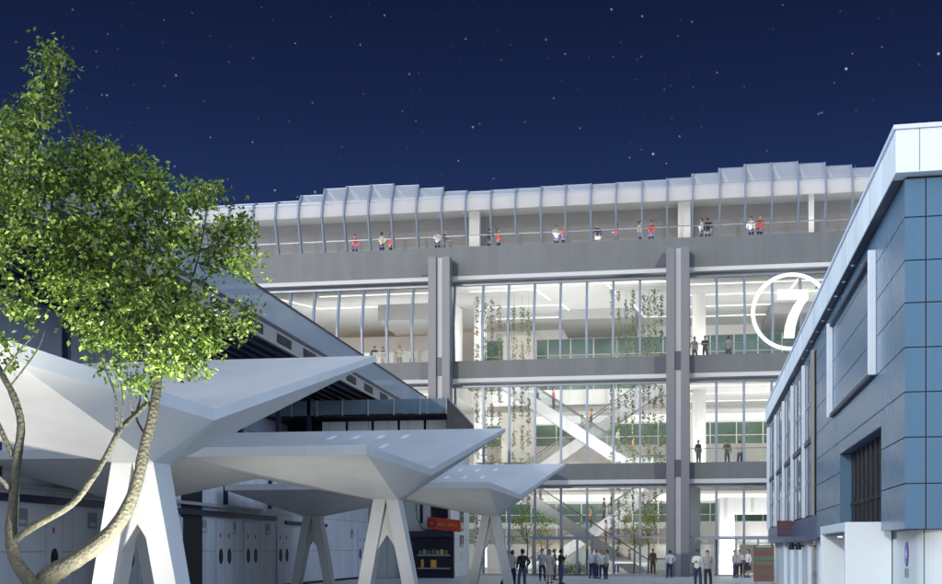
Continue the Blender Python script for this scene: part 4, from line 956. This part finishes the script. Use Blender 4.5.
for px, e, sh_, lo_, fa, k, lab in [(523, (-.9, 83.5, 7.5, -1), 'c_orange', 'c_brown', 80, 0, 'person in orange top highest on the front upper escalator'), (537, (-.9, 83.5, 7.5, -1), 'c_yellow', 'c_jean', 90, 1, 'person in yellow top and jeans on the front upper escalator'), (553.5, (-.9, 83.5, 7.5, -1), 'c_pink', 'c_navy', 90, 3, 'person in pink top halfway down the front upper escalator'),
                                    (618, (-.9, 83.5, 7.5, -1), 'c_white', 'c_brown', 80, 0, 'person in white top near the bottom of the front upper escalator'), (633, (-.9, 83.5, 7.5, -1), 'c_orange', 'c_black', 85, 1, 'person in peach top at the foot of the front upper escalator'),
                                    (582, (-10.0, 90.4, 7.5, 1), 'c_white', 'c_black', -90, 0, 'person in white top lower down on the rear upper escalator'), (591, (-10.0, 90.4, 7.5, 1), 'c_orange', 'c_brown', -90, 1, 'person in orange top on the rear upper escalator behind the white one'),
                                    (606, (-.6, 82.6, .1, -1), 'c_white', 'c_navy', 90, 0, 'person in white shirt riding the front lower escalator near its foot'), (540, (-.6, 82.6, .1, -1), 'c_brown', 'c_brown', 90, 1, 'person in brown high on the front lower escalator'),
                                    (591, (-9.6, 90.0, .1, 1), 'c_orange', 'c_brown', -90, 0, 'person in tan top halfway up the rear lower escalator'), (604, (-9.6, 90.0, .1, 1), 'c_brown', 'c_black', -90, 3, 'person in brown top higher on the rear lower escalator'), (612, (-9.6, 90.0, .1, 1), 'c_black', 'c_navy', -90, 0, 'person in black top highest on the rear lower escalator')]:
    person(on_esc(px, *e), fa, k, sh_, lo_, random.choice(['h_dark', 'h_brown']), lab, 'people on the escalators')
person(on(523, 90.0, 7.42), 20, 3, 'c_red', 'c_black', 'h_dark', 'person in red top on the first floor balcony beside the hanging strands', GI) if False else None

# ================================================================ light
def area(loc, sx, sy, watts, direction, col=(1, .97, .94)):
    l = bpy.data.lights.new('hall_fill_light', 'AREA'); l.shape = 'RECTANGLE'; l.size = sx; l.size_y = sy; l.energy = watts; l.color = col
    o = bpy.data.objects.new('hall_fill_light', l); C.objects.link(o); o.location = loc
    o.rotation_euler = Vector(direction).to_track_quat('-Z', 'Y').to_euler(); return o
# unseen lights added inside the hall, washing ceilings and back walls of each storey
for x, w_, y2, y1 in ((-22, 14, 82.5, 82.5), (-6.0, 12, 80.5, 79.0), (10, 14, 82.5, 82.5)):
    area((x, y2, 14.7), w_, 2.5, 480 if x == -6.0 else 850, (0, .9, .4)); area((x, y1, 7.7), w_, 2.5, 1150 if x > -20 else 700, (0, .85, .5))
area((-6.5, 84.5, .5), 12, 4, 1200, (0, .15, 1)); area((8, 79.2, .4), 10, 1.0, 1300, (0, 1, .6)); area((-6.5, 78.4, 20.6 - .7), 14, .5, 650, (0, 1, -.35))
area((-10, 78.5, 22.9), 68, .5, 800, (0, -.05, 1))
# floodlight at the feet of the nearest canopy
# a second floodlight in the paving lights the tree from below
def spot(loc, tgt, watts, ang, col=(1, .97, .9)):
    l = bpy.data.lights.new('floodlight', 'SPOT'); l.energy = watts; l.spot_size = R(ang); l.spot_blend = .8; l.shadow_soft_size = .05; l.color = col
    o = bpy.data.objects.new('floodlight', l); C.objects.link(o); o.location = loc; o.rotation_euler = (Vector(tgt) - Vector(loc)).to_track_quat('-Z', 'Y').to_euler()
spot((-11.9, 13.6, .1), (-11.2, 15.8, 4), 1500, 140, (1, .97, .91))
spot((-9.2, 28.6, .1), (-9.0, 31.0, 4), 330, 130, (1, .98, .88))
spot((-8.4, 45.0, .1), (-8.3, 47.0, 4), 160, 130, (1, .98, .88))
tl_ = at(185, 10.9, z=.08); spot(tuple(tl_), tuple(tp(150, 290)), 3900, 90, (1, 1, .86))
SUN_EL, SUN_AZ = 11.0, -17.0                      # low, behind the camera a little to the left
sd = Vector((math.sin(R(SUN_AZ)) * math.cos(R(SUN_EL)), -math.cos(R(SUN_AZ)) * math.cos(R(SUN_EL)), math.sin(R(SUN_EL))))
sl_ = bpy.data.lights.new('sun', 'SUN'); sl_.energy = 1.05; sl_.angle = R(.5); sl_.color = (1, .96, .9)
so = bpy.data.objects.new('sun', sl_); C.objects.link(so); so.rotation_euler = (-sd).to_track_quat('-Z', 'Y').to_euler(); so.location = sd * 60

# ---- night sky: navy with stars to the north, last blue glow behind the camera
W_ = bpy.data.worlds.new('World'); scene.world = W_; W_.use_nodes = True; nt = W_.node_tree; nt.nodes.clear()
out = N(nt, 'ShaderNodeOutputWorld'); bg = N(nt, 'ShaderNodeBackground', Strength=1.0); L(nt, bg.outputs[0], out.inputs[0])
tc = N(nt, 'ShaderNodeTexCoord'); sp_ = N(nt, 'ShaderNodeSeparateXYZ'); L(nt, tc.outputs['Generated'], sp_.inputs[0])
el = ramp(nt, sp_.outputs[2], [(0.0, (.030, .070, .19)), (.26, (.0165, .035, .116)), (.35, (.0098, .0200, .072)), (.45, (.0052, .0100, .038))])
sky = N(nt, 'ShaderNodeTexSky', sky_type='NISHITA', sun_disc=False); sky.sun_elevation = R(SUN_EL); sky.sun_rotation = R(180 - SUN_AZ)
mul = N(nt, 'ShaderNodeMix', data_type='RGBA', blend_type='MULTIPLY'); mul.inputs[0].default_value = 1; mul.inputs[7].default_value = (.05, .05, .05, 1); L(nt, sky.outputs[0], mul.inputs[6])
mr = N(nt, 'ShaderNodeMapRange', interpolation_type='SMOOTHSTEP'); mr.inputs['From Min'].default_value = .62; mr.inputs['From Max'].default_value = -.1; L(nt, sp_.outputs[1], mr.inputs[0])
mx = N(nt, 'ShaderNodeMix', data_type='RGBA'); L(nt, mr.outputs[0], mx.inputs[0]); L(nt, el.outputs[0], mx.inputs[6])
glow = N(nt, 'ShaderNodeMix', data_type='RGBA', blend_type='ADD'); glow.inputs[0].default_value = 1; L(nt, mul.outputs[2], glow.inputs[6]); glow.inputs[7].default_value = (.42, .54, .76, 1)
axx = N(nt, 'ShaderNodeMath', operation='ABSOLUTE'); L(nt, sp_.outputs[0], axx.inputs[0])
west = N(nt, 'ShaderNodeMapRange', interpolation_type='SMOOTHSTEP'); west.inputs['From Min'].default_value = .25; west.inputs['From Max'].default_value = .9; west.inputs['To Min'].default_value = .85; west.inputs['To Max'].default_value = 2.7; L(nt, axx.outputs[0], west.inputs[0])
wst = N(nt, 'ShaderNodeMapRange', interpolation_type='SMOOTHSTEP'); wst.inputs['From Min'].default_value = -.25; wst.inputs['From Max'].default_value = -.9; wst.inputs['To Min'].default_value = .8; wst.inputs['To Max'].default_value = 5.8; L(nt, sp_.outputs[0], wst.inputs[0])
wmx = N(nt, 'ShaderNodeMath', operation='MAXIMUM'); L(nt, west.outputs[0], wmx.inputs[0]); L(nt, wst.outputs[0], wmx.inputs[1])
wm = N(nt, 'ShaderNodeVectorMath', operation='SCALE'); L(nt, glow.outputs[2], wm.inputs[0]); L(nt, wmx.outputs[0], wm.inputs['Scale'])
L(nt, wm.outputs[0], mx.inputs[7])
last = mx.outputs[2]
for sc3, r_, br_ in ((62.0, .085, .9), (100.0, .10, .40), (150.0, .10, .16)):
    vo = N(nt, 'ShaderNodeTexVoronoi', Scale=sc3); L(nt, tc.outputs['Generated'], vo.inputs['Vector'])
    m1 = N(nt, 'ShaderNodeMapRange', interpolation_type='SMOOTHSTEP'); m1.inputs['From Min'].default_value = r_; m1.inputs['From Max'].default_value = r_ * .25; L(nt, vo.outputs['Distance'], m1.inputs[0])
    sc4 = N(nt, 'ShaderNodeSeparateColor'); L(nt, vo.outputs['Color'], sc4.inputs[0])
    pw = N(nt, 'ShaderNodeMath', operation='POWER'); pw.inputs[1].default_value = 3.5; L(nt, sc4.outputs[0], pw.inputs[0])
    m2 = N(nt, 'ShaderNodeMath', operation='MULTIPLY'); L(nt, m1.outputs[0], m2.inputs[0]); L(nt, pw.outputs[0], m2.inputs[1])
    m3 = N(nt, 'ShaderNodeMix', data_type='RGBA'); m3.inputs[6].default_value = (0, 0, 0, 1); m3.inputs[7].default_value = (.55 * br_, .65 * br_, .95 * br_, 1); L(nt, m2.outputs[0], m3.inputs[0])
    ad = N(nt, 'ShaderNodeMix', data_type='RGBA', blend_type='ADD'); ad.inputs[0].default_value = 1; L(nt, last, ad.inputs[6]); L(nt, m3.outputs[2], ad.inputs[7]); last = ad.outputs[2]
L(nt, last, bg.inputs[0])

# ================================================================ camera and output
cam = bpy.data.cameras.new('Camera'); co = bpy.data.objects.new('Camera', cam); C.objects.link(co); scene.camera = co
co.location = (0, 0, EYE); co.rotation_euler = (R(90), 0, TH); cam.sensor_width = 36; cam.sensor_fit = 'HORIZONTAL'; cam.lens = 36 * F / 942
cam.shift_y = (HOR - 292) / 942; cam.clip_end = 2000; cam.clip_start = .1
vs = scene.view_settings; vs.view_transform = 'Standard'; vs.look = 'None'; vs.exposure = 0; vs.gamma = 1; vs.use_curve_mapping = False
scene.render.engine = 'CYCLES'; cy = scene.cycles; cy.use_denoising = True; cy.max_bounces = 8; cy.diffuse_bounces = 4; cy.transparent_max_bounces = 24; cy.sample_clamp_indirect = 4; cy.caustics_reflective = False; cy.caustics_refractive = False
